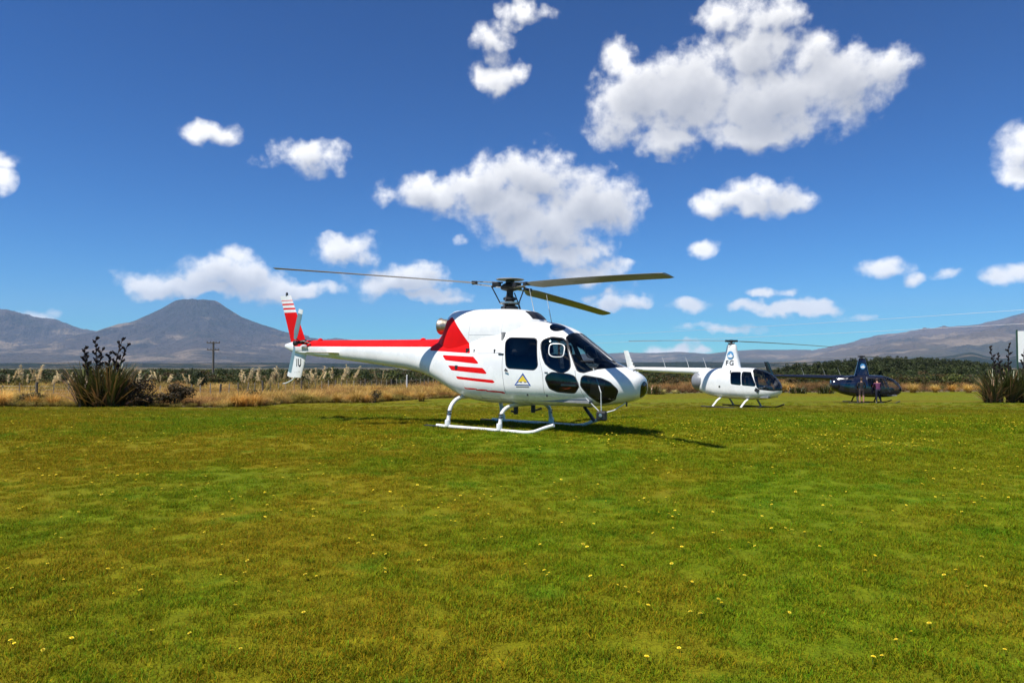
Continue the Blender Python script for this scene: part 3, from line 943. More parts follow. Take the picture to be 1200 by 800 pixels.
# ---- scrub: single bushes that can be told apart, then the far mass
def build_scrub():
    DG = [(.026, .040, .010), (.036, .052, .012), (.055, .066, .014)]
    BG = [(.085, .066, .018), (.060, .050, .014), (.12, .070, .020)]
    YG = [(.12, .13, .020), (.08, .105, .018)]
    make_bush('bush', at(380, 90), 2.2, 1.45, YG + DG, 1500, .14, 'rounded green bush behind the tail fin of the red striped helicopter', 41)
    make_bush('bush', at(410, 95), 2.0, 1.30, DG, 1200, .14, 'dark green bush seen right of the rounded one behind the fence', 42)
    make_bush('bush', at(460, 92), 2.6, 1.25, YG + DG, 1500, .14, 'wide green bush below the tail boom behind the fence', 43)
    make_bush('bush', at(233, 80), 1.1, 1.15, DG, 900, .12, 'small dark bush at the foot of the utility pole', 44)
    make_bush('bush', at(505, 98), 2.2, 1.1, BG + YG, 1200, .14, 'brown green bush under the boom root behind the fence', 45)
    make_bush('bush', at(1117, 88), 1.6, 1.0, YG, 1000, .12, 'light green bush standing behind the orange tinged tussock', 46)
    src = []
    for k, (cols, rx, rz, n) in enumerate([(DG, 1.6, 1.15, 420), (BG, 1.5, .85, 380), (YG + BG, 1.4, .95, 380), (DG, 2.6, 2.6, 700), (DG + [(.05, .055, .016)], 2.2, 3.2, 700)]):
        mb = MB(); leafcloud(mb, (0, 0, rz * .82), rx, rx, rz, n, .17 if k < 3 else .28, cols, 8, 70 + k)
        if k >= 3: mb.tube([(0, 0, -.3), (.05, 0, rz * .5), (0, .1, rz * 1.2)], [.14, .1, .04], 6, col=(.07, .055, .04))
        o = link_mesh('scrub_bush' if k < 3 else 'far_tree', mb.mesh('scrub', M['leaf']))
        o.location = at(500 + 30 * k, 130 + 12 * k); tag(o, 'bush of the far scrub', kind='stuff'); src.append(o)
    def mass(n, d0, d1, a0, a1, kinds, smin, smax, label, name='scrub', dens=None):
        x, y = wedge_points(n, d0, d1, a0, a1)
        if dens is not None:
            k = npr.rand(n) < dens(x, y); x, y = x[k], y[k]
        z = gz(x, y) + hill(x, y)
        kk = npr.randint(0, len(kinds), len(x))
        s = smin + (smax - smin) * npr.rand(len(x)) ** 1.5
        for j, kd in enumerate(kinds):
            i = kk == j
            if i.sum(): scatter(name, np.stack([x, y, z], -1)[i], npr.rand(i.sum()) * 6.28, s[i], src[kd], label, tilt=.05)
    d3 = lambda x, y: np.clip(fbm(x * .06, y * .06, 3) * 2.2 - .55, 0, 1)
    mass(2300, 78, 150, -1.25, -.05, [0, 1, 1, 2], .5, 1.0, 'scrub thicket behind the batten fence', dens=d3)
    mass(3900, 150, 420, -1.25, .0, [0, 1, 2, 0], .8, 1.4, 'dark scrub covering the plain', dens=lambda x, y: .55 + 0 * x)
    mass(2300, 82, 170, .02, 1.1, [1, 1, 2, 0], .45, .85, 'brown and green scrub beyond the far lawn edge', dens=d3)
    mass(3500, 170, 420, .0, 1.1, [0, 1, 0], .8, 1.4, 'dark scrub covering the plain', dens=lambda x, y: .5 + 0 * x)
    # the wood on the low hill to the right
    def dw(x, y):
        s = x / y
        return np.clip((s - .36) / .08, 0, 1) * np.clip((.70 - s) / .06, .0, 1)
    mass(3600, 190, 330, .34, .72, [3, 3, 4, 0, 2], .42, .80, 'dark evergreen wood on the low hill', 'wood', dw)
def hill(x, y):
    s = np.asarray(x) / np.asarray(y)
    u = np.clip(1 - np.abs((s - .535) / .17), 0, 1); u = u * u * (3 - 2 * u)
    v = np.clip(1 - np.abs((np.asarray(y) - 290) / 115), 0, 1); v = v * v * (3 - 2 * v)
    return 3.4 * u * v
def build_hill():
    s = np.linspace(.34, .73, 60); y = np.linspace(172, 408, 40)
    S, Y = np.meshgrid(s, y); X = S * Y
    o = grid_mesh('wooded_hill', X, Y, gz(X, Y) + hill(X, Y) + .02, pbr('bush_floor', (.028, .034, .014), .95, var=.4, vscale=.2, coords='Object'))
    tag(o, 'low hill under the evergreen wood', kind='structure')
build_hill()
build_scrub()

# ------------------------------------------------------------------ batten fence
def build_fence():
    root = empty('fence', (-26, 46, G(-26, 46))); tag(root, 'weathered post and batten wire fence in the dry grass', 'fence')
    path = [(-46, 40.5), (-36, 42), (-27, 46), (-7, 86), (3, 104)]
    seg = []; tot = 0
    for a, b in zip(path, path[1:]): seg.append((a, b, math.dist(a, b))); tot += seg[-1][2]
    def pt(s):
        for a, b, l in seg:
            if s <= l: return (a[0] + (b[0] - a[0]) * s / l, a[1] + (b[1] - a[1]) * s / l, math.atan2(b[1] - a[1], b[0] - a[0]))
            s -= l
        a, b, l = seg[-1]; return (*b, math.atan2(b[1] - a[1], b[0] - a[0]))
    post = MB(); post.tube([(0, 0, -.25), (0, 0, .7), (0, 0, 1.28)], [.085, .08, .075], 9)
    pm = post.mesh('post', M['wood'], True)
    bat = []
    for k in range(3):
        b = MB(); b.box((0, 0, .66), (.055, .045, 1.1 - .06 * k)); bat.append(b.mesh('batten', pbr('batten_wood_%d' % k, [(.34, .29, .21), (.24, .20, .15), (.42, .36, .27)][k], .85, var=.25, vscale=8)))
    s = 0; i = 0
    while s < tot - .3:
        x, y, a = pt(s)
        o = link_mesh('post' if i % 5 == 0 else 'batten', pm if i % 5 == 0 else bat[rng.randrange(3)], root)
        o.location = Vector((x, y, G(x, y))) - root.location
        o.rotation_euler = (rng.gauss(0, .035), rng.gauss(0, .045), a + rng.gauss(0, .1)); o.scale = (1, 1, rng.uniform(.9, 1.08))
        s += .88 + rng.uniform(-.06, .06); i += 1
    for h in (.25, .45, .65, .85, 1.05):
        w = MB(); w.tube([Vector((pt(t)[0], pt(t)[1], G(*pt(t)[:2]) + h)) - root.location for t in np.arange(0, tot, 3.0)], .004, 4, caps=False)
        w.build('wire', M['galv'], root)
build_fence()
# white marker post standing in the thicket below the tail boom
mk = MB(); mk.tube([(0, 0, -.2), (0, 0, .9), (0, 0, 1.55)], .06, 8); mk.lathe([(.066, 1.5), (.066, 1.62), (.03, 1.66)], n=8)
o = mk.build('marker_post', pbr('white_post', (.75, .74, .70), .6, var=.1), None, True); o.location = at(477, 70)
tag(o, 'white marker post in the dry grass below the tail boom', 'post')

# ------------------------------------------------------------------ utility poles and cables
def make_pole():
    r = empty('utility_pole')
    p = MB(); p.tube([(0, 0, -.8), (0, 0, 4), (0, 0, 8.6)], [.27, .24, .20], 10); p.build('pole', M['wood'], r, True)
    for z, w in ((8.3, 2.9), (6.7, 2.6)):
        c = MB(); c.box((0, -.17, z), (w, .16, .22)); a = c.build('crossarm', M['wood'], r)
        for x in (-w * .46, -w * .2, w * .2, w * .46):
            s = MB(); s.lathe([(.015, z + .06), (.07, z + .12), (.10, z + .20), (.07, z + .25), (.10, z + .32), (.03, z + .38)], (x, -.17, 0), 10); s.build('insulator', M['dark'], a, True)
        b = MB(); b.tube([(-w * .3, -.12, z - .05), (0, -.12, z - .6)], .02, 5); b.tube([(w * .3, -.12, z - .05), (0, -.12, z - .6)], .02, 5); b.build('brace', M['galv'], r)
    return r
pole = make_pole(); pole.location = at(250, 165); pole.rotation_euler.z = .15
tag(pole, 'weathered wooden utility pole with two crossarms rising from the scrub', 'utility pole', 'utility poles')
p2 = copy_tree(pole); p2.location = at(655, 135); p2.rotation_euler.z = 1.3; tag(p2, 'wooden utility pole standing directly behind the cabin of the red striped helicopter', 'utility pole')
p3 = copy_tree(pole); p3.location = at(1330, 66); p3.rotation_euler.z = 1.1; tag(p3, 'wooden utility pole standing right of the white sign board', 'utility pole')
def cable(name, a, b, sag, r, label):
    mb = MB(); P = []
    for i in range(41):
        t = i / 40; p = Vector(a).lerp(Vector(b), t); p.z -= sag * 4 * t * (1 - t); P.append(p)
    mb.tube(P, r, 5, caps=False); o = mb.build(name, pbr('bright_cable', (.7, .7, .7), .4, metal=.3)); tag(o, label, 'cable', 'power cables')
x1, y1, z1 = p2.location; x2, y2, z2 = p3.location
cable('power_cable', (x1, y1, z1 + 8.3), (x2, y2, z2 + 8.3), .25, .016, 'upper bright power cable strung over the navy helicopter')
cable('power_cable', (x1, y1, z1 + 6.95), (x2, y2, z2 + 6.9), .25, .016, 'lower bright power cable strung over the navy helicopter')

# ------------------------------------------------------------------ white sign board on the right
def build_sign():
    x, y, z = at(1216, 56); r = empty('sign_board', (x, y, z), (0, 0, -.45)); tag(r, 'blank white board on dark green posts behind the large glossy flax', 'sign')
    b = MB(); b.box((0, 0, 4.05), (2.5, .05, 2.4)); b.build('panel', pbr('sign_white', (.82, .82, .80), .5, var=.05), r)
    for sx in (-1, 1):
        p = MB(); p.box((sx * 1.31, .01, 2.55), (.11, .11, 5.6)); p.build('post', pbr('green_post', (.02, .06, .035), .5), r)
build_sign()

# ------------------------------------------------------------------ lofted hulls with cut-out windows
class Hull:
    """lofted body whose faces are cut exactly along window and paint outlines"""
    def __init__(s, stations, nx, nt, ntop=2.5, nbot=2.7):
        A = sorted(stations)
        xs = [a[0] for a in A]
        fw, fb, ft, fm = [pchip(xs, [a[k] for a in A]) for k in (1, 2, 3, 4)]
        fn = pchip(xs, [a[5] if len(a) > 5 else ntop for a in A])
        # finer stations towards the ends
        u = np.linspace(0, 1, nx); X = xs[0] + (xs[-1] - xs[0]) * u
        X = np.unique(np.concatenate([X, np.array(xs), xs[-1] - (xs[-1] - xs[-3]) * np.linspace(0, 1, 14) ** 2]))
        s.P = []
        T = np.linspace(0, 2 * np.pi, nt, endpoint=False)
        V = []
        for x in X:
            w, zb, zt, zm, n = float(fw(x)), float(fb(x)), float(ft(x)), float(fm(x)), float(fn(x))
            td = np.linspace(0, 2 * np.pi, 1441)
            c, sn = np.cos(td), np.sin(td)
            e = np.where(sn >= 0, 2 / n, 2 / nbot)
            y = w * np.sign(c) * np.abs(c) ** e
            z = zm + np.where(sn >= 0, zt - zm, zm - zb) * np.sign(sn) * np.abs(sn) ** e
            L = np.concatenate([[0], np.cumsum(np.hypot(np.diff(y), np.diff(z)))])
            q = np.linspace(0, L[-1], nt, endpoint=False)
            y = np.interp(q, L, y); z = np.interp(q, L, z)
            V.append(np.stack([np.full(nt, x), y, z], -1))
        V = np.array(V); m = len(X)
        # vertex normals from the grid
        du = np.gradient(V, axis=0); dv = (np.roll(V, -1, 1) - np.roll(V, 1, 1))
        N = np.cross(dv, du); N /= np.maximum(np.linalg.norm(N, axis=2, keepdims=True), 1e-9)
        ctr = V.mean(1, keepdims=True)
        flip = np.sum(N * (V - ctr), 2) < 0; N[flip] *= -1
        s.v = [tuple(v) for v in V.reshape(-1, 3)]; s.n = [tuple(n_) for n_ in N.reshape(-1, 3)]
        s.f = []
        for i in range(m - 1):
            for k in range(nt):
                k2 = (k + 1) % nt
                s.f.append(((i * nt + k, i * nt + k2, (i + 1) * nt + k2, (i + 1) * nt + k), 0))
        for i, rev in ((0, False), (m - 1, True)):
            ring = tuple(i * nt + k for k in range(nt))
            s.f.append((ring if not rev else ring[::-1], 0))
        # make winding outward
        out = []
        for f, mi in s.f:
            a, b, c = (np.array(s.v[f[j]]) for j in (0, 1, 2)); nn = np.cross(b - a, c - b)
            vn = sum(np.array(s.n[j]) for j in f)
            out.append((f if np.dot(nn, vn) >= 0 else f[::-1], mi))
        s.f = out
    def cut(s, fn, tagmi=None, only=None):
        """split along fn = 0; faces with fn < 0 get material tagmi (string keys allowed)"""
        val = {}
        def V(i):
            if i not in val: val[i] = fn(*s.v[i])
            return val[i]
        cache = {}; out = []
        for f, mi in s.f:
            if only is not None and mi not in only: out.append((f, mi)); continue
            vs = [V(i) for i in f]
            if all(v >= 0 for v in vs): out.append((f, mi)); continue
            if all(v < 0 for v in vs): out.append((f, tagmi)); continue
            neg, pos = [], []
            for j in range(len(f)):
                a, b = f[j], f[(j + 1) % len(f)]; va, vb = vs[j], vs[(j + 1) % len(f)]
                (neg if va < 0 else pos).append(a)
                if (va < 0) != (vb < 0):
                    key = (min(a, b), max(a, b))
                    if key not in cache:
                        t = va / (va - vb)
                        t = min(max(t, .02), .98)
                        pa, pb = np.array(s.v[a]), np.array(s.v[b]); na, nb = np.array(s.n[a]), np.array(s.n[b])
                        s.v.append(tuple(pa + (pb - pa) * t)); nn = na + (nb - na) * t; s.n.append(tuple(nn / max(np.linalg.norm(nn), 1e-9)))
                        val[len(s.v) - 1] = 0.0; cache[key] = len(s.v) - 1
                    neg.append(cache[key]); pos.append(cache[key])
            if len(neg) > 2: out.append((tuple(neg), tagmi))
            if len(pos) > 2: out.append((tuple(pos), mi))
        s.f = out
    def part(s, keys, name, mats, parent, offset=0.0, flip=False):
        """object made of the faces tagged with one of keys, in that material order"""
        use = [(f, keys.index(m)) for f, m in s.f if m in keys]
        if not use: return None
        idx = {}; vs = []; ns = []
        for f, _ in use:
            for i in f:
                if i not in idx:
                    idx[i] = len(vs); vs.append(tuple(np.array(s.v[i]) + np.array(s.n[i]) * offset)); ns.append(s.n[i])
        me = bpy.data.meshes.new(name)
        fs = [tuple(idx[i] for i in (f[::-1] if flip else f)) for f, _ in use]
        me.from_pydata(vs, [], fs)
        for m in mats: me.materials.append(m)
        me.polygons.foreach_set('material_index', [min(k, len(mats) - 1) for _, k in use])
        me.update(); me.shade_smooth()
        if not flip: me.normals_split_custom_set_from_vertices([Vector(n) for n in ns])
        return link_mesh(name, me, parent)

def poly_sdf(poly, r=0.0):
    """signed distance to a polygon (list of 2D points), corners rounded by r"""
    P = [np.array(p, float) for p in poly]
    n = len(P)
    def f(x, y):
        p = np.array((x, y)); d = 1e9; inside = False
        for i in range(n):
            a, b = P[i], P[(i + 1) % n]
            e = b - a; w = p - a
            q = w - e * min(max(np.dot(w, e) / np.dot(e, e), 0), 1); d = min(d, float(np.dot(q, q)))
            if (a[1] > p[1]) != (b[1] > p[1]) and p[0] < (b[0] - a[0]) * (p[1] - a[1]) / (b[1] - a[1]) + a[0]: inside = not inside
        d = math.sqrt(d)
        return (-d if inside else d) - r
    xs = [p[0] for p in P]; ys = [p[1] for p in P]
    bb = (min(xs) - r - .15, max(xs) + r + .15, min(ys) - r - .15, max(ys) + r + .15)
    def g(x, y):
        if x < bb[0] or x > bb[1] or y < bb[2] or y > bb[3]: return 1.0
        return f(x, y)
    return g
def shrink(poly, r):
    """move polygon corners towards the centre so that rounding by r keeps the size"""
    c = np.mean(np.array(poly, float), 0); out = []
    for p in poly:
        d = np.array(p) - c; L = np.linalg.norm(d); out.append(tuple(c + d * max(.05, (L - r * 1.25) / L)))
    return out
def side_window(poly, r, ymin=.05):
    g = poly_sdf(shrink(poly, r), r)
    return lambda x, y, z: g(x, z) if abs(y) > ymin else 1.0

def text_mesh(body, size, extrude=.002):
    cu = bpy.data.curves.new('lettering', 'FONT'); cu.body = body; cu.size = size; cu.extrude = extrude; cu.offset = size * .03; cu.space_character = 1.3; cu.align_x = 'CENTER'; cu.align_y = 'CENTER'
    o = bpy.data.objects.new('lettering', cu); COL.objects.link(o)
    dg = bpy.context.evaluated_depsgraph_get(); me = bpy.data.meshes.new_from_object(o.evaluated_get(dg))
    bpy.data.objects.remove(o); return me
def lettering(body, size, mat, parent, loc, rot, name='lettering', sx=1.0):
    me = text_mesh(body, size); me.materials.clear(); me.materials.append(mat)
    o = link_mesh(name, me, parent); o.location = loc; o.rotation_euler = rot; o.scale = (sx, 1, 1); return o

def decal_text(body, size, mat, parent, cx, cz, sd, surf, sx=1.0, name='lettering'):
    """lettering laid on a curved side: surf(x, z) gives the half width there"""
    me = text_mesh(body, size); me.materials.clear(); me.materials.append(mat)
    bm = bmesh.new(); bm.from_mesh(me)
    bmesh.ops.delete(bm, geom=[f for f in bm.faces if f.normal.z < .5], context='FACES')
    bmesh.ops.triangulate(bm, faces=bm.faces[:])
    bmesh.ops.subdivide_edges(bm, edges=bm.edges[:], cuts=2, use_grid_fill=True)
    for v in bm.verts:
        x = cx + v.co.x * sx * (1 if sd < 0 else -1); z = cz + v.co.y
        v.co = (x, sd * (surf(x, z) + .004), z)
    bm.to_mesh(me); bm.free()
    return link_mesh(name, me, parent)

def aerofoil(chord, thick, n=10):
    """closed section: list of (along chord, up), leading edge at +chord*.3"""
    up = []; lo = []
    for i in range(n + 1):
        t = i / n; t = t * t * (3 - 2 * t)
        h = 5 * thick * (.2969 * math.sqrt(t) - .126 * t - .3516 * t**2 + .2843 * t**3 - .1015 * t**4) * chord
        up.append((chord * (.27 - t), h)); lo.append((chord * (.27 - t), -h * .75))
    return up + lo[::-1][1:-1]

def rotor_blade(mb, ang, r0, r1, chord, rise, curve, twist0=8, twist1=-2, root=None, mi=0, tip=.0, pitch=0):
    """one blade along direction ang (local, degrees) with its slope and droop"""
    ca, sa = math.cos(R(ang)), math.sin(R(ang)); d = Vector((ca, sa, 0)); p = Vector((-sa, ca, 0))
    rings = []
    N = 26
    for i in range(N + 1):
        t = i / N; r = r0 + (r1 - r0) * t
        k = 1.0
        if t < .06: k = .45 + .55 * t / .06
        if t > .985: k = .82
        q = (r / r1)
        z = rise * q + curve * q * q
        tw = R(twist0 + (twist1 - twist0) * t + pitch)
        ring = []
        for (c, h) in aerofoil(chord * k, .11 if k > .9 else .16):
            ring.append(d * r - p * (c * math.cos(tw)) + Vector((0, 0, z + c * math.sin(tw) + h)))
        rings.append(ring)
    mb.rings(rings, mi)
    return mb

# ------------------------------------------------------------------ the red and white helicopter
def build_striped():
    root = empty('helicopter', (-.096, 16.3, .25), (0, R(1.1), R(-33)))
    tag(root, 'large white helicopter with red tail stripes parked on the lawn, two others behind', 'helicopter')
    ST = [(3.26, .06, .97, 1.09, 1.02, 2.2), (3.235, .20, .88, 1.18, 1.02, 2.2), (3.17, .33, .80, 1.25, 1.02, 2.2), (3.02, .465, .725, 1.325, 1.02, 2.3), (2.82, .575, .67, 1.41, 1.02, 2.3), (2.6, .67, .63, 1.50, 1.03, 2.4), (2.3, .765, .59, 1.71, 1.05, 2.4), (2.0, .83, .57, 1.93, 1.05, 2.4), (1.7, .88, .56, 2.13, 1.05, 2.5), (1.45, .91, .555, 2.25, 1.05), (1.2, .925, .55, 2.32, 1.05), (.8, .93, .55, 2.37, 1.05),
          (.3, .93, .55, 2.36, 1.05), (-.2, .92, .55, 2.30, 1.05), (-.6, .88, .58, 2.2, 1.06), (-1.0, .80, .68, 2.1, 1.1), (-1.5, .66, .87, 2.02, 1.25), (-2.0, .50, 1.05, 1.98, 1.4, 2.2), (-2.6, .38, 1.20, 1.97, 1.52, 2.1), (-3.5, .30, 1.30, 1.965, 1.6, 2.1), (-5, .22, 1.43, 1.96, 1.68, 2.1), (-6.5, .155, 1.55, 1.955, 1.74, 2.1), (-7.1, .10, 1.62, 1.93, 1.77, 2.0), (-7.5, .03, 1.75, 1.85, 1.8, 2.0)]
    H = Hull(ST, 230, 150)
    rear = side_window([(.44, 1.95), (1.19, 1.95), (1.29, 1.35), (.54, 1.36)], .10, .3)
    front = side_window([(1.31, 1.95), (1.42, 2.0), (1.64, 2.0), (1.76, 1.94), (1.97, 1.45), (1.98, 1.32), (1.90, 1.27), (1.62, 1.33), (1.47, 1.42), (1.36, 1.62)], .10, .3)
    low = side_window([(1.48, 1.18), (1.56, 1.24), (2.04, 1.23), (2.14, 1.17), (2.20, 1.0), (2.15, .91), (2.05, .89), (1.68, .91), (1.54, 1.0)], .08, .3)
    wsp = poly_sdf([(1.76, 2.0), (1.82, 1.93), (2.17, 1.33), (2.27, 1.31), (2.50, 1.385), (3.0, 1.47), (3.2, 2.4), (1.86, 2.3), (1.77, 2.07)], .02)
    screen = lambda x, y, z: max(wsp(x, z), .035 - abs(y))
    chin = side_window([(2.24, 1.20), (2.60, 1.19), (2.80, 1.09), (2.92, .93), (2.86, .79), (2.70, .70), (2.54, .67), (2.36, .84), (2.22, 1.08)], .07, .12)
    nose = lambda x, y, z: max(((y + .01) / .155) ** 2 + ((z - .965) / .15) ** 2 - 1, 2.9 - x) * .1
    roofw = lambda x, y, z: max(((x - 1.42) / .15) ** 2 + ((abs(y) - .31) / .20) ** 2 - 1, (1.9 - z)) * .15
    seal = .018
    for nm, fn in (('rear', rear), ('front', front), ('low', low), ('screen', screen), ('chin', chin), ('roofw', roofw), ('nose', nose)):
        H.cut(lambda x, y, z, fn=fn: fn(x, y, z) - seal, 'seal', only=(0,))
        H.cut(fn, nm, only=('seal',))
    # paint: red upper boom, three slanted stripes and a fine line on both sides
    boom = lambda x, y, z: max(1.785 - z, x + 1.15 + (z - 1.7) * .2, -7.02 - x)
    H.cut(boom, 'red', only=(0,))
    for poly in ([(-1.39, 1.60), (-.35, 1.57), (-.16, 1.41), (-1.24, 1.48)], [(-1.14, 1.37), (-.06, 1.33), (.07, 1.20), (-1.0, 1.26)], [(-.86, 1.135), (.22, 1.08), (.28, 1.01), (-.80, 1.075)], [(-.62, .905), (.50, .84), (.52, .80), (-.58, .865)]):
        g = poly_sdf(poly)
        H.cut(lambda x, y, z, g=g: g(x, z) if abs(y) > .1 else 1.0, 'red', only=(0,))
    g = poly_sdf([(-1.9, 1.70), (-.46, 1.64), (-.58, 1.87), (-1.0, 2.6), (-1.9, 2.6)])
    H.cut(lambda x, y, z, g=g: g(x, z), 'red', only=(0,))
    body = H.part([0, 'red', 'seal'], 'fuselage', [M['white'], M['red'], M['seal']], root)
    H.part([0, 'red', 'seal'], 'cabin_lining', [M['interior']], body, -.03, True)
    for nm, lab in (('rear', 'glass_dark'), ('front', 'glass'), ('low', 'glass'), ('chin', 'glass'), ('roofw', 'glass_dark')):
        for sd in (-1, 1):
            keep = H.f
            H.f = [(f, m) for f, m in keep if m == nm and sum(H.v[i][1] for i in f) * sd > 0]
            H.part([nm], {'rear': 'rear_door_window', 'front': 'front_door_window', 'low': 'lower_door_window', 'chin': 'chin_window', 'roofw': 'roof_window'}[nm], [M[lab]], root, -.004)
            H.f = keep
    for sd in (-1, 1):
        keep = H.f
        H.f = [(f, m) for f, m in keep if m == 'screen' and sum(H.v[i][1] for i in f) * sd > 0]
        H.part(['screen'], 'windscreen', [M['glass_clear']], root, -.004); H.f = keep
    nl = H.part(['nose'], 'nose_light', [M['glass_dark']], root, -.004)
    m = MB(); m.lathe([(.10, 3.02), (.11, 3.10), (.05, 3.04)], (0, -.01, .965), 16, 'X'); m.build('reflector', M['alu'], nl)
    # cowling over the engine and gearbox
    CS = [(.88, .36, 1.9, 2.34, 1.95, 3), (.82, .47, 1.75, 2.42, 1.8, 3.2), (.70, .56, 1.62, 2.53, 1.68, 3.4), (.55, .64, 1.6, 2.60, 1.66, 3.6), (.3, .69, 1.6, 2.635, 1.66, 3.8), (0, .71, 1.6, 2.645, 1.66, 3.8), (-.6, .71, 1.6, 2.65, 1.66, 3.8), (-1.0, .67, 1.6, 2.64, 1.66, 3.6), (-1.28, .61, 1.6, 2.635, 1.66, 3.5), (-1.40, .57, 1.6, 2.60, 1.66, 3.2), (-1.47, .54, 1.6, 2.50, 1.66, 2.8), (-1.62, .46, 1.6, 2.24, 1.66, 2.4), (-1.85, .36, 1.62, 2.0, 1.68, 2.2), (-1.95, .30, 1.64, 1.88, 1.7, 2)]
    Cw = Hull(CS, 60, 72, 3, 2.5)
    g = poly_sdf([(-2.2, 1.5), (-.44, 1.5), (-.46, 1.66), (-.60, 1.88), (-1.14, 2.42), (-1.24, 2.47), (-1.32, 2.40), (-2.2, 2.22)])
    Cw.cut(lambda x, y, z: g(x, z), 'red')
    Cw.cut(lambda x, y, z: max(x + 9, 0) if x < .50 else max(abs(y) - .30, 2.40 - z, z - 2.58, .56 - x), 'grille', only=(0,))
    cow = Cw.part([0, 'red', 'grille'], 'engine_cowling', [M['white'], M['red'], M['black']], root)
    # panel seams and small fittings on the flank
    def flank(x, z, off=.006):
        A = sorted(ST); xs = [a[0] for a in A]
        w, zb, zt, zm = [float(np.interp(x, xs, [a[k] for a in A])) for k in (1, 2, 3, 4)]
        n = 2.5 if z > zm else 2.7; h = (zt - zm) if z > zm else (zm - zb)
        return -(w * max(0, 1 - abs((z - zm) / h) ** n) ** (1 / n)) - off
    seam = pbr('panel_seam', (.22, .22, .22), .6)
    for pts in ([(.42, 1.62), (.44, 1.3), (.50, .95), (.52, .80)], [(.52, .80), (1.0, .80), (1.67, .80), (2.28, .80)], [(2.28, .80), (2.2, 1.0), (2.12, 1.2), (2.1, 1.32)], [(1.30, 2.02), (1.31, 1.6), (1.42, 1.25), (1.46, .81)], [(-.42, 1.64), (0, 1.645), (.2, 1.65), (.38, 1.66)]):
        for sd in (1, -1):
            m = MB(); P = []
            for (x0, z0), (x1, z1) in zip(pts, pts[1:]):
                for k in range(6): t = k / 6; x, z = x0 + (x1 - x0) * t, z0 + (z1 - z0) * t; P.append((x, flank(x, z, .001) * sd, z))
            P.append((pts[-1][0], flank(*pts[-1], .001) * sd, pts[-1][1]))
            m.tube(P, .0042, 5); m.build('panel_seam', seam, body)
    def cflank(x, z):
        A = sorted(CS); xs = [a[0] for a in A]
        w, zb, zt, zm, n = [float(np.interp(x, xs, [a[k] for a in A])) for k in (1, 2, 3, 4, 5)]
        return w * max(0, 1 - abs((z - zm) / (zt - zm)) ** n) ** (1 / n) + .001
    for pts in ([(.22, 1.75), (.24, 2.0), (.26, 2.3), (.28, 2.45)], [(-.62, 1.95), (-.60, 2.2), (-.58, 2.45)], [(.22, 2.05), (-.2, 2.05), (-.6, 2.05)]):
        for sd in (1, -1):
            m = MB(); P = []
            for (x0, z0), (x1, z1) in zip(pts, pts[1:]):
                for k in range(7): t = k / 6; x, z = x0 + (x1 - x0) * t, z0 + (z1 - z0) * t; P.append((x, cflank(x, z) * sd, z))
            m.tube(P, .0035, 5); m.build('panel_seam', pbr('cowl_seam', (.5, .5, .5), .6), cow)
    for x, z, w, h in ((.2, 1.69, .03, .09), (-.36, 1.69, .02, .08), (.38, 1.63, .13, .035), (-.56, 1.70, .09, .10), (-.84, 1.33, .075, .085), (1.05, .80, .03, .05), (1.5, .80, .03, .05), (.55, 1.42 - .12, .05, .02), (1.5, 1.27, .07, .02)):
        for sd in (1, -1):
            m = MB(); m.box((x, flank(x, z, .004) * sd, z), (w, .02, h)); m.build('latch', M['black'] if w > .07 else M['dark'], body)
    for sd in (1, -1):     # white door handle
        m = MB(); m.tube([(.54, flank(.54, 1.29) * sd, 1.33), (.52, (flank(.52, 1.28, .03)) * sd, 1.29), (.60, (flank(.6, 1.27, .03)) * sd, 1.27)], .012, 6); m.build('door_handle', M['dark'], body)
    # badge on the door: triangle with a mountain
    for sd in (-1, 1):
        y = flank(.96, 1.1, .004); z0, z1 = .99, 1.23
        def tri(name, pts, mat, o, par):
            m = MB(); vs = [(x, (flank(x, z, o)) * sd * -1 * -1 if sd > 0 else flank(x, z, o), z) for x, z in pts]
            vs = [(x, abs(yy) * sd, z) for x, yy, z in vs]
            m.add(vs, [tuple(range(len(vs)))]); return m.build(name, mat, par)
        bd = tri('badge', [(.76, z0), (1.16, z0), (.96, z1 + .02)], M['blue'], .004, root)
        tri('badge_peak', [(.845, z0 + .075), (1.075, z0 + .075), (.96, z1 - .03)], M['yellow'], .007, bd)
        tri('badge_snow', [(.80, z0 + .02), (.88, z0 + .07), (.93, z0 + .045), (.97, z0 + .09), (1.02, z0 + .05), (1.07, z0 + .07), (1.12, z0 + .02)], M['white'], .010, bd)
        tri('badge_line', [(.80, z0 - .035), (1.12, z0 - .035), (1.12, z0 - .02), (.80, z0 - .02)], M['dark'], .004, bd)
    # sliding vent pane frame in the front door window
    for sd in (-1, 1):
        m = MB(); P = []
        for k in range(25):
            a = 2 * math.pi * k / 24; c, s_ = math.cos(a), math.sin(a)
            x = 1.66 + .155 * math.copysign(abs(c) ** .6, c) - .04 * s_; z = 1.72 + .135 * math.copysign(abs(s_) ** .6, s_)
            P.append((x, flank(x, z, .004) * -sd, z))
        m.tube(P, .013, 6, caps=False); m.build('vent_frame', M['white'], root)
    # cabin inside
    m = MB(); m.box((1.1, 0, .70), (2.6, 1.5, .05)); m.build('cabin_floor', M['interior'], root)
    m = MB(); m.box((.33, 0, 1.4), (.05, 1.55, 1.4)); m.build('rear_bulkhead', M['interior'], root)
    m = MB(); m.prism([(2.15, .72), (2.45, .72), (2.62, 1.40), (2.42, 1.48), (2.25, 1.3)], -.30, .30); m.build('instrument_panel', M['seal'], root, bevel=.02)
    m = MB(); m.box((2.2, 0, 1.50), (.32, .95, .06)); m.build('panel_hood', M['seal'], root, bevel=.02)
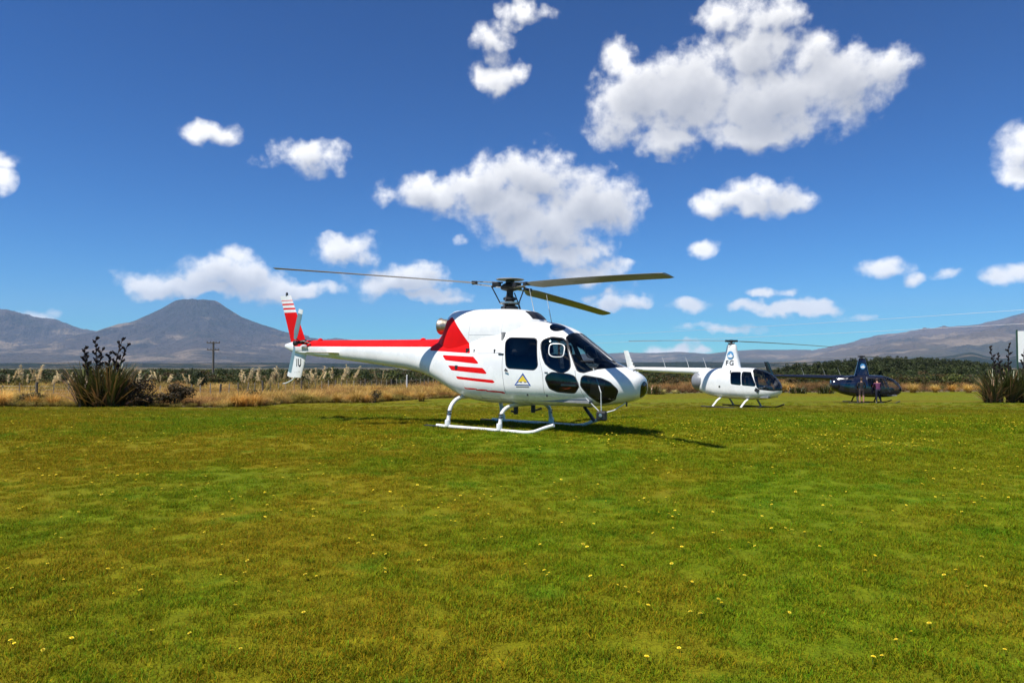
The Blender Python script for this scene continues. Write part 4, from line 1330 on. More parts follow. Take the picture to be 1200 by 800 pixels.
    def seat(x, y, rec):
        m = MB(); m.box((x, y, .98), (.48, .46, .16)); m.box((x - .25, y, 1.32), (.12, .46, .66), Matrix.Rotation(rec, 3, 'Y')); m.box((x - .33, y, 1.76), (.08, .24, .2), Matrix.Rotation(rec, 3, 'Y')); m.box((x, y, .81), (.4, .36, .22))
        m.build('seat', M['seat'], root, bevel=.03)
    for y in (-.42, .42): seat(1.62, y, -.15)
    for y in (-.60, -.2, .2, .60): seat(.75, y, -.1)
    m = MB(); m.tube([(2.0, -.42, .72), (2.03, -.42, 1.1), (1.98, -.42, 1.22)], .015, 6); m.build('cyclic_stick', M['black'], root)
    m = MB(); m.tube([(2.62, 0, 1.46), (2.2, 0, 1.76), (1.7, 0, 2.10)], .022, 6); m.build('centre_post', M['white'], root)
    # exhaust
    m = MB(); m.lathe([(.17, -1.25), (.17, -1.62), (.185, -1.70), (.20, -1.72), (.185, -1.73), (.16, -1.70), (.15, -1.4)], (0, .0, 2.28), 24, 'X'); e = m.build('exhaust_pipe', M['exhaust'], root, True)
    m = MB(); m.lathe([(.001, -1.52), (.15, -1.521), (.15, -1.53), (.001, -1.531)], (0, 0, 2.28), 20, 'X'); m.build('exhaust_throat', M['black'], e)
    e.location = (-.18, -.06, 0)
    # fins, stabiliser, tail fairing
    def fin(name, root_z, tip_z, xr, cr, xt, ct, th, mat, par, cuts=None):
        rings = []; N = 16
        for i in range(N + 1):
            t = i / N; z = root_z + (tip_z - root_z) * t; x = xr + (xt - xr) * t; c = cr + (ct - cr) * t
            rings.append([(x - (.27 * c) + a, h, z) for a, h in aerofoil(c, th)])
        m = MB(); m.rings(rings)
        return m
    # upper fin painted red with white tip bands: cut in bands
    bands = [(1.84, 2.735, 'red'), (2.735, 2.815, 'white'), (2.815, 2.865, 'red'), (2.865, 2.94, 'white'), (2.94, 2.985, 'red'), (2.985, 3.06, 'white'), (3.06, 3.08, 'red'), (3.08, 3.21, 'white')]
    def at_z(z): t = (z - 1.84) / (3.21 - 1.84); return -6.63 - .70 * t, .62 - .17 * t
    fn_ = None
    mb = MB()
    for z0, z1, c in bands:
        x0, c0 = at_z(z0); x1, c1 = at_z(z1); rings = []
        for i in range(4):
            t = i / 3; z = z0 + (z1 - z0) * t; x = x0 + (x1 - x0) * t; ch = c0 + (c1 - c0) * t
            rings.append([(x - .27 * ch + a, h, z) for a, h in aerofoil(ch, .12)])
        n0 = len(mb.f); mb.rings(rings, 0 if c == 'red' else 1, caps=True)
    fn_ = mb.build('upper_fin', [M['red'], M['white']], root, True); recalc(fn_)
    m = MB(); m.lathe([(.03, 3.20), (.035, 3.25), (.03, 3.29), (.01, 3.305)], (-7.50, 0, 0), 12); m.build('tail_light', M['dark'], root, True)
    m = fin('lower_fin', 1.66, .93, -6.60, .62, -6.84, .44, .11, None, None); lf = m.build('lower_fin', M['white'], root, True); recalc(lf)
    m = MB(); m.tube([(-7.06, 0, .96), (-7.18, 0, .86), (-7.41, 0, .77), (-7.58, 0, .74)], [.022, .02, .016, .012], 8); m.build('tail_guard', M['white'], root, True)
    def fin_half(sd):
        def f(x, z):
            t = (1.66 - z) / .73; c_ = .62 - .18 * t; q = min(max((-6.60 - .24 * t - x) / c_, .001), 1)
            h = 5 * .11 * (.2969 * math.sqrt(q) - .126 * q - .3516 * q**2 + .2843 * q**3 - .1015 * q**4) * c_
            return h * (.75 if sd < 0 else 1)
        return f
    for sd in (-1, 1):
        decal_text('IU', .30, M['seal'], lf, -6.92, 1.33, sd, fin_half(sd), .62)
        decal_text('. . -', .10, M['seal'], lf, -6.98, 1.10, sd, fin_half(sd), 1.0, 'small_mark')
    rings = []
    for i in range(13):
        t = i / 12; y = -1.26 + 2.52 * t; k = 1 if .03 < t < .97 else .8
        rings.append([(-5.28 + a * k, y, 1.63 - h * k) for a, h in aerofoil(.42, .12)])
    m = MB(); m.rings(rings); recalc(m.build('horizontal_stabiliser', M['white'], root, True))
    m = MB(); m.lathe([(.02, -.0), (.05, -.04), (.055, -.12), (.03, -.2)], (-6.45, -.16, 1.78), 12, 'Y'); m.build('gearbox_fairing', M['white'], root, True)
    for x in (-2.5, -6.1):
        m = MB(); m.lathe([(.07, 1.95), (.06, 1.99), (.02, 2.01)], (x, -.0, 0), 12); m.build('boom_cap', M['red'], root, True)
    # tail rotor on the starboard side
    c = Vector((-6.68, -.34, 1.87))
    m = MB(); m.tube([(-6.62, -.05, 1.93), c], [.055, .045], 10); m.lathe([(.03, .03), (.07, .02), (.075, -.05), (.03, -.08)], c, 14, 'Y')
    for k in (-1, 1): m.tube([c + Vector((.12 * k, .06, .02)), c + Vector((.05 * k, -.03, .12 * k))], .014, 6)
    m.build('tail_rotor_hub', M['black'], root, True)
    m = MB(); m.tube([(-6.3, -.17, 1.86), (-6.5, -.24, 1.93), c], .018, 6); m.build('pitch_rod', M['black'], root)
    for sgn in (1, -1):
        rings = []; ringt = []
        ax = Vector((.27, 0, .963)).normalized() * sgn; pe = Vector((ax.z, 0, -ax.x))
        for i in range(15):
            t = i / 14; r_ = .10 + .83 * t; k = .55 + .45 * min(1, t * 4)
            tw = R(12 - 6 * t)
            ring = [c + ax * r_ + pe * (a * k * math.cos(tw)) + Vector((0, -.03 + h * k + a * k * math.sin(tw), 0)) for a, h in aerofoil(.16, .10)]
            rings.append(ring)
        m = MB(); m.rings(rings[:13]); b = recalc(m.build('tail_rotor_blade', M['tailblade'], root, True))
        m = MB(); m.rings(rings[12:]); recalc(m.build('blade_tip', M['white'], b, True))
    # main rotor
    hz_ = 3.18
    m = MB(); m.tube([(0, 0, 2.60), (0, 0, 3.1)], [.085, .075], 16); m.lathe([(.14, 2.63), (.20, 2.66), (.20, 2.70), (.12, 2.74), (.10, 2.84), (.15, 2.86), (.15, 2.90), (.09, 2.93)], n=24); m.build('mast', M['black'], root, True)
    m = MB(); m.lathe([(.19, 2.755), (.235, 2.775), (.235, 2.80), (.17, 2.815)], n=24); m.build('swashplate', M['alu'], root, True)
    m = MB(); m.lathe([(.02, 3.36), (.12, 3.345), (.31, 3.325), (.32, 3.315), (.30, 3.305), (.10, 3.30)], n=30); m.build('rotor_cap', pbr('cap_grey', (.30, .30, .31), .35, var=.1), root, True)
    m = MB(); m.lathe([(.10, 3.06), (.20, 3.09), (.22, 3.14), (.17, 3.20), (.10, 3.24), (.10, 3.30)], n=20); m.build('rotor_head', M['black'], root, True)
    B = [(211, .36, -.04), (-29, -.16, -.10), (91, -.20, -.10)]
    for ang, rise, curve in B:
        d = Vector((math.cos(R(ang)), math.sin(R(ang)), 0)); p = Vector((-d.y, d.x, 0))
        m = MB(); rotor_blade(m, ang, .78, 5.345, .31, rise, curve, 10, 1, pitch=11 if ang < 200 else 0)
        b = recalc(m.build('main_rotor_blade', M['blade'], root, True)); b.location.z = hz_
        zz = lambda r_: hz_ + rise * r_ / 5.345
        m = MB()
        for dz, w in ((.055, .05), (-.055, .05)):
            m.tube([d * .16 + Vector((0, 0, zz(.16) + dz)), d * .82 + Vector((0, 0, zz(.82) + dz * .5))], [.052, .036], 8, flat=.35)
        m.build('rotor_sleeve', M['alu'], root, True)
        m = MB(); m.box(d * .30 + Vector((0, 0, zz(.3))), (.20, .15, .10), Matrix.Rotation(R(ang), 3, 'Z')); m.box(d * .80 + Vector((0, 0, zz(.8))), (.13, .16, .075), Matrix.Rotation(R(ang), 3, 'Z')); m.build('rotor_star_arm', M['black'], root, bevel=.015)
        h1 = d * .40 + p * .16
        m = MB(); m.tube([d * .30 + Vector((0, 0, zz(.3) - .03)), h1 + Vector((0, 0, hz_ - .05))], .022, 6); m.tube([h1 + Vector((0, 0, hz_ - .05)), d * .21 + p * .12 + Vector((0, 0, 2.78))], .014, 8); m.build('pitch_link', M['black'], root, True)
    for a in (30, 150, 270):
        d = Vector((math.cos(R(a)), math.sin(R(a)), 0)); m = MB(); m.tube([d * .26 + Vector((0, 0, 2.58)), d * .20 + Vector((0, 0, 2.77))], .02, 6); m.tube([d * .19 + Vector((0, 0, 2.80)), d * .10 + Vector((0, 0, 3.02))], .013, 6); m.build('servo', M['dark'], root, True)
    # aerials
    for x, y, l, lean in ((.52, .25, .62, -.16), (1.15, -.10, .60, -.14)):
        z = 2.33 if x > 1 else 2.50
        m = MB(); m.tube([(x, y, z), (x + lean * .5, y, z + l * .5), (x + lean, y, z + l)], [.016, .012, .006], 8, flat=.5); m.build('aerial', M['white'], root, True)
    # landing gear
    for sd in (-1, 1):
        y = 1.08 * sd
        m = MB(); m.tube([(-1.16, y, .05), (-.9, y, .045), (0, y, .045), (1.15, y, .045), (1.35, y, .075), (1.60, y, .17), (1.80, y, .235)], .036, 12); sk = m.build('skid', M['white'], root, True)
        m = MB(); m.box((-1.28, y, .035), (.42, .11, .018)); m.build('skid_spring', M['black'], sk)
        m = MB(); m.box((.1, y, .012), (1.9, .05, .02)); m.build('wear_plate', M['black'], sk)
    for x, zt, r_ in ((-.86, .62, .045), (.5, .50, .042)):
        rear_ = x < 0
        m = MB(); half = []
        ytop = .50 if rear_ else .46
        for i in range(9):
            a = i / 8 * math.pi / 2
            yy = ytop + (1.02 - ytop) * math.sin(a); z = .33 + (zt - .33 + .05) * math.cos(a); half.append((x, yy, z))
        half += [(x, 1.05, .2), (x, 1.08, .06)]
        P = [(px_, -py_, pz_) for px_, py_, pz_ in half[::-1]] + half
        m.tube(P, r_, 12); ct = m.build('cross_tube', M['white'], root, True)
        for sd in (-1, 1):
            m = MB(); m.lathe([(.062, .05), (.062, .16), (.055, .19)], (x, 1.08 * sd, 0), 12); m.build('shoe', M['white'], ct, True)
            for z in (.30, .36): 
                m = MB(); m.lathe([(r_ + .004, z), (r_ + .012, z + .012), (r_ + .004, z + .028)], (x, 1.035 * sd, 0), 12); m.build('clamp', M['black'], ct, True)
    for sd in (-1, 1):
        m = MB(); m.tube([(.42, .34 * sd, .62), (.46, .36 * sd, .38), (.5, .62 * sd, .42)], .022, 8); m.lathe([(.05, .34), (.05, .50)], (.44, .36 * sd, 0), 10); m.build('damper', M['black'], root, True)
    # boarding step on the port side
    m = MB(); m.box((1.35, .98, .50), (.48, .18, .03)); m.tube([(1.38, 1.02, .49), (1.62, 1.08, .17)], [.06, .07], 8, flat=.6); m.build('boarding_step', M['dark'], root)
    # cargo mirror under the nose
    m = MB(); m.box((2.62, -.62, .44), (.20, .18, .19), Matrix.Rotation(.3, 3, 'Z')); mir = m.build('cargo_mirror', M['black'], root, bevel=.03)
    m = MB(); m.lathe([(.001, 0), (.035, -.002), (.035, -.012), (.001, -.014)], (2.64, -.715, .455), 14, 'Y'); m.build('mirror_glass', M['alu'], mir)
    for P in ([(2.44, -.66, 1.37), (2.62, -.67, .9), (2.60, -.60, .52)], [(2.28, -.70, .80), (2.46, -.64, .62), (2.58, -.60, .50)], [(2.95, -.18, .70), (2.80, -.45, .55), (2.66, -.58, .50)]):
        m = MB(); m.tube(P, .011, 6); m.build('mirror_strut', M['white'], mir)
    m = MB(); m.tube([(2.95, -.18, .74), (2.95, -.18, .62)], .02, 8); m.build('drain_mast', M['black'], root)
    m = MB(); m.tube([(3.0, .0, 1.33), (3.08, .0, 1.37), (3.2, 0, 1.36)], .012, 6); m.build('pitot_probe', M['dark'], root)
    m = MB(); m.tube([(2.66, -.10, 1.50), (2.45, -.30, 1.62)], .008, 6); m.build('wiper', M['black'], root)
    return root
striped = build_striped()
# bag on the cabin floor behind the lower door window
m = MB(); m.box((0, 0, .13), (.42, .22, .26)); o = m.build('bag', pbr('orange_red_fabric', (.55, .07, .02), .8, var=.3, vscale=14), None, bevel=.05)
m = MB(); m.box((0, 0, .285), (.36, .16, .05)); m.build('bag_flap', M['white'], o, bevel=.015)
o.matrix_world = striped.matrix_basis @ Matrix.Translation((1.88, -.58, .735))
tag(o, 'orange red bag with white flap on the cabin floor behind the lower door window', 'bag')

# ------------------------------------------------------------------ the two small helicopters
def build_small(name, loc, yaw, paint, blade_ang, label, skid_mat, group, letters=None, rise=(.0, .0)):
    root = empty(name, loc, (0, R(.4), yaw)); tag(root, label, 'helicopter', group)
    ST = [(2.72, .05, .88, 1.00, .94, 2.1), (2.68, .17, .77, 1.12, .94, 2.1), (2.56, .30, .66, 1.29, .93, 2.1), (2.36, .43, .56, 1.48, .92, 2.2), (2.0, .55, .475, 1.69, .92, 2.3), (1.6, .62, .43, 1.83, .92, 2.5), (1.2, .65, .41, 1.895, .92, 2.7), (.7, .65, .41, 1.915, .93, 2.8), (0, .64, .42, 1.915, .95, 2.8), (-.5, .60, .45, 1.90, .98, 2.7), (-1.0, .50, .53, 1.86, 1.02, 2.6), (-1.4, .40, .64, 1.80, 1.1, 2.4), (-1.7, .30, .78, 1.72, 1.2, 2.2), (-1.9, .20, .95, 1.60, 1.25, 2.1), (-1.98, .08, 1.12, 1.45, 1.28, 2)]
    ST = [((1.2 + (a[0] - 1.2) * .86) if a[0] > 1.2 else a[0], *a[1:]) for a in ST]
    H = Hull(ST, 110, 110)
    fr = side_window([(.84, 1.72), (1.24, 1.72), (1.52, 1.08), (.90, 1.10)], .06, .2)
    re = side_window([(.27, 1.70), (.74, 1.71), (.80, 1.11), (.33, 1.14)], .06, .2)
    wp = poly_sdf([(1.33, 1.80), (1.40, 1.66), (1.64, 1.02), (1.74, .94), (2.3, .89), (2.7, .95), (2.7, 2.3), (1.31, 2.3)], .02)
    sc = lambda x, y, z: max(wp(x, z), .02 - abs(y))
    for nm, fn in (('front', fr), ('rear', re), ('screen', sc)):
        H.cut(lambda x, y, z, fn=fn: fn(x, y, z) - .02, 'seal', only=(0,)); H.cut(fn, nm, only=('seal',))
    body = H.part([0, 'seal'], 'fuselage', [paint, M['seal']], root)
    H.part([0, 'seal'], 'cabin_lining', [M['interior']], body, -.03, True)
    for nm, pn, g in (('front', 'front_door_window', 'glass'), ('rear', 'rear_door_window', 'glass_dark'), ('screen', 'windscreen', 'glass_clear')):
        for sd in (-1, 1):
            keep = H.f; H.f = [(f, m) for f, m in keep if m == nm and sum(H.v[i][1] for i in f) * sd > 0]
            H.part([nm], pn, [M[g]], root, -.004); H.f = keep
    m = MB(); m.box((1.0, 0, .56), (2.2, 1.0, .05)); m.box((.22, 0, 1.2), (.05, 1.1, 1.2)); m.build('cabin_floor', M['interior'], root)
    m = MB(); m.prism([(1.75, .58), (2.0, .58), (2.0, 1.0), (1.88, 1.08), (1.72, 1.0)], -.22, .22); m.build('instrument_panel', M['seal'], root, bevel=.02)
    for x in (1.30, .58):
        for y in (-.30, .30):
            m = MB(); m.box((x, y, .80), (.46, .46, .4)); m.box((x - .24, y, 1.22), (.12, .46, .6), Matrix.Rotation(-.15, 3, 'Y')); m.build('seat', M['seat'], root, bevel=.03)
    # door seams, filler cap and vents
    A = sorted(ST); xs = [a[0] for a in A]
    def flank(x, z, off=.004):
        w, zb, zt, zm = [float(np.interp(x, xs, [a[k] for a in A])) for k in (1, 2, 3, 4)]
        n = 2.7; h = (zt - zm) if z > zm else (zm - zb)
        return w * max(0, 1 - abs((z - zm) / h) ** n) ** (1 / n) + off
    for sd in (-1, 1):
        for pts in ([(.22, 1.76), (.28, 1.0), (.36, .62), (.85, .58)], [(.85, 1.76), (.90, 1.1), (.86, .58)], [(.86, .58), (1.5, .56), (1.75, .75), (1.72, 1.02)]):
            m = MB(); m.tube([(x, flank(x, z, .001) * sd, z) for x, z in pts], .006, 5); m.build('door_seam', pbr('panel_seam', (.22, .22, .22), .6), body)
        m = MB(); m.box((1.60, flank(1.60, .86) * sd, .88), (.20, .03, .16), Matrix.Rotation(.5, 3, 'Y')); m.build('vent_panel', M['black'], body)
        m = MB(); m.lathe([(.045, flank(-.3, 1.0, 0) * sd - .01), (.05, flank(-.3, 1.0, .012) * sd), (.01, flank(-.3, 1.0, .014) * sd)], (-.3, 0, 1.0), 12, 'Y'); m.build('filler_cap', M['black'], body)
    # fan scroll at the back of the engine bay
    m = MB(); m.lathe([(.20, -2.03), (.36, -1.99), (.44, -1.88), (.46, -1.62), (.40, -1.45)], (0, 0, 1.22), 28, 'X'); sc_ = m.build('fan_scroll', pbr('scroll_grey', (.22, .23, .25), .4, var=.1) if paint is M['white'] else M['navy'], root, True)
    m = MB(); m.lathe([(.02, -2.06), (.17, -2.05), (.18, -2.03), (.02, -2.02)], (0, 0, 1.22), 20, 'X'); m.build('fan_inlet', M['black'], sc_, True)
    # mast fairing
    rings = []
    for z, x0, x1, w in ((1.82, -.50, .50, .24), (2.0, -.44, .45, .20), (2.4, -.34, .37, .165), (2.8, -.245, .29, .135), (3.0, -.20, .25, .12), (3.04, -.16, .21, .09)):
        ring = []
        for k in range(28):
            a = 2 * math.pi * k / 28; c, s_ = math.cos(a), math.sin(a)
            ring.append(((x0 + x1) / 2 + (x1 - x0) / 2 * math.copysign(abs(c) ** .6, c), w * math.copysign(abs(s_) ** .6, s_), z))
        rings.append(ring)
    m = MB(); m.rings(rings); mf = recalc(m.build('mast_fairing', paint, root, True))
    # tail boom, fins, stabiliser
    P = [(-1.15, 0, 1.70), (-1.7, 0, 1.72), (-3.5, 0, 1.76), (-5.4, 0, 1.80), (-6.0, 0, 1.81)]
    m = MB(); m.tube(P, [.20, .175, .145, .105, .085], 18); m.build('tail_boom', paint, root, True)
    def fin(z0, z1, xr, cr, xt, ct, nm):
        rings = []
        for i in range(7):
            t = i / 6; z = z0 + (z1 - z0) * t; x = xr + (xt - xr) * t; c = cr + (ct - cr) * t
            rings.append([(x - .27 * c + a, h, z) for a, h in aerofoil(c, .10)])
        m = MB(); m.rings(rings); return recalc(m.build(nm, paint, root, True))
    fin(1.80, 2.80, -5.72, .42, -6.12, .30, 'upper_fin'); fin(1.80, 1.10, -5.72, .40, -6.0, .28, 'lower_fin')
    rings = [[(-5.2 + a, y, 1.80 + h) for a, h in aerofoil(.30, .12)] for y in (-.62, -.5, -.2, -.05)]
    m = MB(); m.rings(rings); recalc(m.build('horizontal_stabiliser', paint, root, True))
    m = MB(); m.tube([(-5.95, 0, 1.12), (-6.05, 0, 1.02), (-6.15, 0, .98)], .014, 6); m.build('tail_guard', M['dark'], root)
    # tail rotor on the port side, black and white banded blades
    c = Vector((-5.87, .24, 1.86))
    m = MB(); m.tube([(-5.87, .05, 1.82), c], .035, 8); m.lathe([(.05, -.03), (.06, .0), (.03, .04)], c, 12, 'Y'); m.build('tail_rotor_hub', M['dark'], root, True)
    for sg in (1, -1):
        ax = Vector((-.50, 0, .866)) * sg; pe = Vector((ax.z, 0, -ax.x)); b = None
        for k in range(7):
            r0, r1 = (.07, .17, .26, .36, .46, .56, .65)[k], (.17, .26, .36, .46, .56, .65, .735)[k]
            rr = [[c + ax * r + pe * a + Vector((0, .02 + h, 0)) for a, h in aerofoil(.13, .10)] for r in (r0, r1)]
            m = MB(); m.rings(rr); o = recalc(m.build('tail_rotor_blade' if b is None else 'blade_band', M['white'] if k % 2 == 0 else M['black'], root if b is None else b, True)); b = b or o
    # aerials on the boom
    for x in (-1.35, -2.35, -3.75):
        z = 1.90 - .012 * (x + 1.3)
        m = MB(); m.tube([(x, 0, z - .03), (x - .08, 0, z + .22), (x - .20, 0, z + .50)], [.018, .014, .008], 8, flat=.5); m.build('aerial', M['white'], root, True)
    # rotor
    m = MB(); m.tube([(0, 0, 3.0), (0, 0, 3.24)], .05, 12); m.lathe([(.13, 3.04), (.16, 3.07), (.12, 3.11)], n=18); m.build('mast', M['black'], root, True)
    m = MB(); d = Vector((math.cos(R(blade_ang)), math.sin(R(blade_ang)), 0)); m.box((0, 0, 3.21), (.62, .12, .10), Matrix.Rotation(R(blade_ang), 3, 'Z')); m.lathe([(.10, 3.14), (.12, 3.2), (.08, 3.27)], n=16)
    m.box((0, 0, 3.2), (.16, .20, .12), Matrix.Rotation(R(blade_ang), 3, 'Z')); m.build('rotor_head', M['black'], root, bevel=.02)
    for k in (0, 1):
        m = MB(); rotor_blade(m, blade_ang + 180 * k, .28, 5.03, .255, rise[k], -.10, 6, 0); b = recalc(m.build('main_rotor_blade', M['blade_r'], root, True)); b.location.z = 3.21
        dd = d * (1 if k == 0 else -1); p = Vector((-dd.y, dd.x, 0)); m = MB(); m.tube([dd * .26 + p * .12 + Vector((0, 0, 3.19)), dd * .12 + p * .12 + Vector((0, 0, 3.06))], .012, 6); m.build('pitch_link', M['black'], root)
    # landing gear
    for sd in (-1, 1):
        y = 1.05 * sd
        m = MB(); m.tube([(-1.05, y, .04), (0, y, .035), (1.55, y, .035), (1.85, y, .07), (2.15, y, .19)], .036, 10); m.build('skid', M['skidblack'], root, True)
        for x in (-.45, 1.0):
            m = MB(); m.tube([(x + .10, .30 * sd, .52), (x + .03, .66 * sd, .33), (x, 1.03 * sd, .06)], [.06, .055, .05], 10, flat=.55); m.build('strut', skid_mat, root, True)
    if letters:
        for sd in (-1, 1):
            def half(x, z):
                zs = [1.82, 2.0, 2.4, 2.8]; w = np.interp(z, zs, [.24, .20, .165, .135]); x0 = np.interp(z, zs, [-.50, -.44, -.34, -.245]); x1 = np.interp(z, zs, [.50, .45, .37, .29])
                return float(w * max(0.0, 1 - min(1, abs((x - (x0 + x1) / 2) / ((x1 - x0) / 2))) ** 3.33) ** .3)
            decal_text(letters, .32, M['seal'], mf, .01, 2.13, sd, half)
    # round mountain emblem on the fairing
    for sd in (-1, 1):
        yy = .178 * sd
        m = MB(); n = 28; vs = [(.04 + .17 * math.cos(6.283 * k / n), yy - .012 * sd * math.sin(6.283 * k / n) + 0.006 * sd, 2.52 + .19 * math.sin(6.283 * k / n)) for k in range(n)]; m.add(vs, [tuple(range(n))]); em = m.build('emblem', M['skyblue'], mf)
        m = MB(); m.add([(x, yy + .012 * sd - (z - 2.52) * .064 * sd, z) for x, z in ((-.11, 2.47), (-.03, 2.55), (.0, 2.52), (.07, 2.62), (.12, 2.54), (.19, 2.47), (.12, 2.40), (-.03, 2.41))], [tuple(range(8))]); m.build('emblem_peak', M['white'], em)
    return root
wx, wy = (856.7 - 600) / FPX * 35.3, 35.3
build_small('helicopter', (wx, wy, G(wx, wy)), R(-45), M['white'], 45 + 3, 'small plain white helicopter with FG on its mast, parked behind the red striped one', M['white'], None, 'FG', (-.16, .06))
dx_, dy_ = (1009 - 600) / FPX * 50.4, 50.4
build_small('helicopter', (dx_, dy_, G(dx_, dy_)), R(-14), M['navy'], 38, 'small navy blue helicopter with two people boarding beside its door', M['skidblack'], None, None, (-.05, -.05))

# ------------------------------------------------------------------ people beside the navy helicopter
def person(name, loc, rz, joints, radii, edges, regions, head, label, hairc, skin):
    root = empty(name, loc, (0, 0, rz)); tag(root, label, 'person')
    me = bpy.data.meshes.new('body'); keys = list(joints)
    me.from_pydata([joints[k] for k in keys], [(keys.index(a), keys.index(b)) for a, b in edges], []); me.update()
    o = link_mesh('body', me, root)
    sk = o.modifiers.new('skin', 'SKIN'); sk.use_smooth_shade = True
    for i, k in enumerate(keys):
        r = radii[k]; me.skin_vertices[0].data[i].radius = r if isinstance(r, tuple) else (r, r)
        me.skin_vertices[0].data[i].use_root = (k == 'pelvis')
    sb = o.modifiers.new('sub', 'SUBSURF'); sb.levels = 2; sb.render_levels = 2
    dg = bpy.context.evaluated_depsgraph_get(); em = bpy.data.meshes.new_from_object(o.evaluated_get(dg))
    o.modifiers.clear(); o.data = em; em.name = 'body'
    mats = [m for m, _ in regions]
    em.materials.clear()
    for m in mats: em.materials.append(m)
    for p in em.polygons:
        c = p.center; mi = 0
        for i, (m, test) in enumerate(regions):
            if test(c): mi = i
        p.material_index = mi; p.use_smooth = True
    hx, hy_, hz2 = head
    h = MB()   # hair cap
    prof = [(.02, .128), (.06, .118), (.09, .085), (.100, .04), (.098, .0)]
    h.lathe(prof, (hx - .015, hy_, hz2 + .01), 16); h.build('hair', hairc, root, True)
    return root
SKIN = pbr('skin', (.42, .22, .14), .6); HAIR = pbr('hair_brown', (.035, .018, .010), .7)
def joints_stand():
    J = {'pelvis': (0, 0, .92), 'waist': (0, 0, 1.06), 'chest': (.01, 0, 1.28), 'neck': (.01, 0, 1.44), 'chin': (.03, 0, 1.51), 'head': (.02, 0, 1.60), 'crown': (.0, 0, 1.69)}
    Rr = {'pelvis': (.13, .10), 'waist': (.125, .095), 'chest': (.15, .11), 'neck': .055, 'chin': .06, 'head': (.078, .088), 'crown': .06}
    E = [('pelvis', 'waist'), ('waist', 'chest'), ('chest', 'neck'), ('neck', 'chin'), ('chin', 'head'), ('head', 'crown')]
    for s, n in ((1, 'l'), (-1, 'r')):
        J.update({'hip' + n: (0, .10 * s, .88), 'knee' + n: (.03, .11 * s, .49), 'ankle' + n: (-.01, .11 * s, .09), 'heel' + n: (.02, .115 * s, .045), 'toe' + n: (.17, .13 * s, .035),
                  'sh' + n: (0, .19 * s, 1.38), 'el' + n: (.02, .25 * s, 1.12), 'wr' + n: (.16, .21 * s, .98), 'hand' + n: (.22, .19 * s, .96)})
        Rr.update({'hip' + n: .095, 'knee' + n: .062, 'ankle' + n: .042, 'heel' + n: .045, 'toe' + n: .032, 'sh' + n: .068, 'el' + n: .045, 'wr' + n: .030, 'hand' + n: .034})
        E += [('pelvis', 'hip' + n), ('hip' + n, 'knee' + n), ('knee' + n, 'ankle' + n), ('ankle' + n, 'heel' + n), ('heel' + n, 'toe' + n), ('chest', 'sh' + n), ('sh' + n, 'el' + n), ('el' + n, 'wr' + n), ('wr' + n, 'hand' + n)]
        for q in range(5):          # fingers and thumb
            a = (q - 2) * .013 * 1.0
            ln = (.045, .075, .082, .075, .06)[q]
            b = Vector(J['hand' + n]); k = 'f%d' % q + n
            off = Vector((.03, a * 1.4, -.005)) if q else Vector((-.01, -.03 * s, .01))
            J[k + 'a'] = tuple(b + off); J[k + 'b'] = tuple(b + off + Vector((ln * .8, -.01 * s if q else -.03 * s, -ln * .45)))
            Rr[k + 'a'] = .010; Rr[k + 'b'] = .008
            E += [('hand' + n, k + 'a'), (k + 'a', k + 'b')]
    return J, Rr, E
J, Rr, E = joints_stand()
shirt = pbr('black_shirt', (.018, .016, .018), .85, var=.2); shorts = pbr('brown_shorts', (.07, .045, .04), .9, var=.2); shoe = pbr('dark_shoe', (.05, .03, .025), .7)
px_, py_ = (1009.0 - 600) / FPX * 48.6, 48.6
person('person', (px_, py_, G(px_, py_)), R(75), J, Rr, E,
       [(SKIN, lambda c: True), (shirt, lambda c: .95 < c.z < 1.425 and abs(c.y) < .285 and c.x < .13), (shorts, lambda c: .54 < c.z <= .96 and abs(c.y) < .2 and c.x < .15), (shoe, lambda c: c.z < .085)],
       (.02, 0, 1.60), 'person in dark top and brown shorts standing with back turned beside the navy helicopter', HAIR, SKIN)
# second person, leaning into the open front door with one foot up on the skid
J, Rr, E = joints_stand()
for k in list(J):
    x, y, z = J[k]
    if z > 1.0 and k[:2] not in ('el', 'wr', 'ha') and not k.startswith('f'):
        t = (z - .95); J[k] = (x + t * .42, y, .95 + t * .91)
for n, s in (('l', 1), ('r', -1)):
    J['el' + n] = (.38, .20 * s, 1.04); J['wr' + n] = (.60, .15 * s, 1.12); b = Vector((.67, .14 * s, 1.14)); J['hand' + n] = tuple(b)
    for q in range(5):
        k = 'f%d' % q + n; ln = (.045, .075, .082, .075, .06)[q]; off = Vector((.03, (q - 2) * .018, 0)) if q else Vector((-.01, -.03 * s, .01))
        J[k + 'a'] = tuple(b + off); J[k + 'b'] = tuple(b + off + Vector((ln, 0, -ln * .2)))
J['kneer'] = (.26, -.12, .72); J['ankler'] = (.22, -.12, .34); J['heelr'] = (.25, -.12, .29); J['toer'] = (.39, -.13, .28)
plum = pbr('plum_jacket', (.085, .012, .06), .8, var=.2); dark_tr = pbr('navy_trousers', (.016, .018, .035), .85, var=.2); wshoe = pbr('white_shoe', (.7, .7, .68), .6)
qx, qy = (1028.5 - 600) / FPX * 49.0, 49.0
person('person', (qx, qy, G(qx, qy)), R(80), J, Rr, E,
       [(SKIN, lambda c: True), (plum, lambda c: .93 < c.z < 1.36 and c.x < .60), (dark_tr, lambda c: c.z <= .95 and c.x < .45), (wshoe, lambda c: c.z < .085 or (c.z < .34 and c.x > .20))],
       (J['head'][0], 0, J['head'][2]), 'person in plum jacket leaning into the navy helicopter, one foot on its skid', HAIR, SKIN)

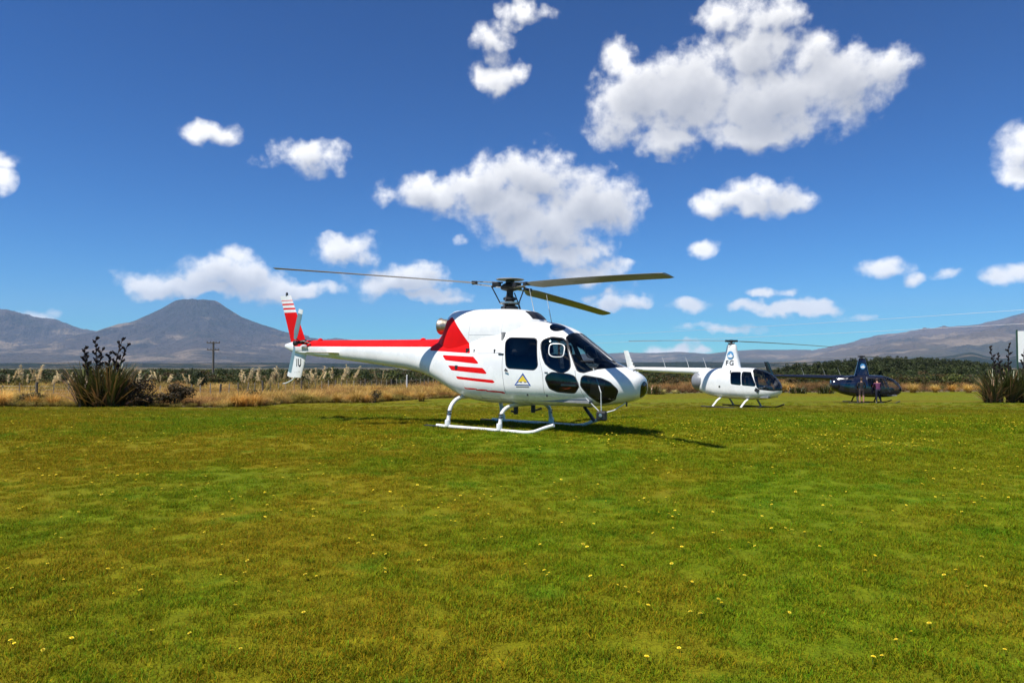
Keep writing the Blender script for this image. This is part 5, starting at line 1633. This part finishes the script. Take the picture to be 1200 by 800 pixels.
# ------------------------------------------------------------------ dandelions in the lawn
def build_flowers():
    def flower(seed):
        r = random.Random(seed)
        mb = MB(); h = r.uniform(.035, .06)
        mb.tube([(0, 0, -.01), (.004, 0, h * .5), (.002, .003, h)], .0016, 4, col=(.07, .10, .02))
        for ring, (n, rad, up) in enumerate(((12, .0165, .004), (9, .011, .008), (5, .006, .010))):
            for k in range(n):
                a = 6.283 * k / n + ring * .4; ca, sa = math.cos(a), math.sin(a); w = .0042
                mb.add([(ca * .002 - sa * w * .5, sa * .002 + ca * w * .5, h), (ca * .002 + sa * w * .5, sa * .002 - ca * w * .5, h), (ca * rad + sa * w, sa * rad - ca * w, h + up), (ca * rad - sa * w, sa * rad + ca * w, h + up)], [(0, 1, 2, 3)], col=(.88, .74, .06) if ring < 2 else (.85, .62, .04))
        return mb.mesh('dandelion', M['petal'])
    M['petal'] = leafy('dandelion_petal', trans=.2)
    me = [flower(k) for k in range(3)]
    near = []
    # placed where the lawn shows them: more to the right and around the middle distance
    def field(n, d0, d1, a0, a1, thr):
        x, y = wedge_points(n, d0, d1, a0, a1)
        k = fbm(x * .45 + 3, y * .45 + 8, 3) + .12 * npr.rand(n) > thr
        return list(zip(x[k], y[k]))
    near = field(300, 3.8, 8.5, -.7, .75, .48)
    lab = 'small yellow dandelion flower growing in the mown lawn'
    for i, (x, y) in enumerate(near[:200]):
        o = link_mesh('dandelion', me[i % 3]); o.location = (x, y, G(x, y)); s = rng.uniform(.5, .92); o.scale = (s, s, s); o.rotation_euler = (rng.gauss(0, .2), rng.gauss(0, .2), rng.uniform(0, 6.28))
        tag(o, lab, 'dandelion', 'dandelions in the lawn')
    far = field(1900, 8.0, 24, -.9, .9, .52) + field(1700, 10, 20, .12, .74, .53)
    P = np.array([(x, y, G(x, y)) for x, y in far])
    src = link_mesh('dandelion_patch', me[1]); src.location = at(700, 9); tag(src, 'yellow flower of the far patches', kind='stuff')
    scatter('dandelion_patch', P, npr.rand(len(P)) * 6.28, .6 + .45 * npr.rand(len(P)), src, 'scattered yellow dandelions farther out on the lawn', tilt=.2)
build_flowers()
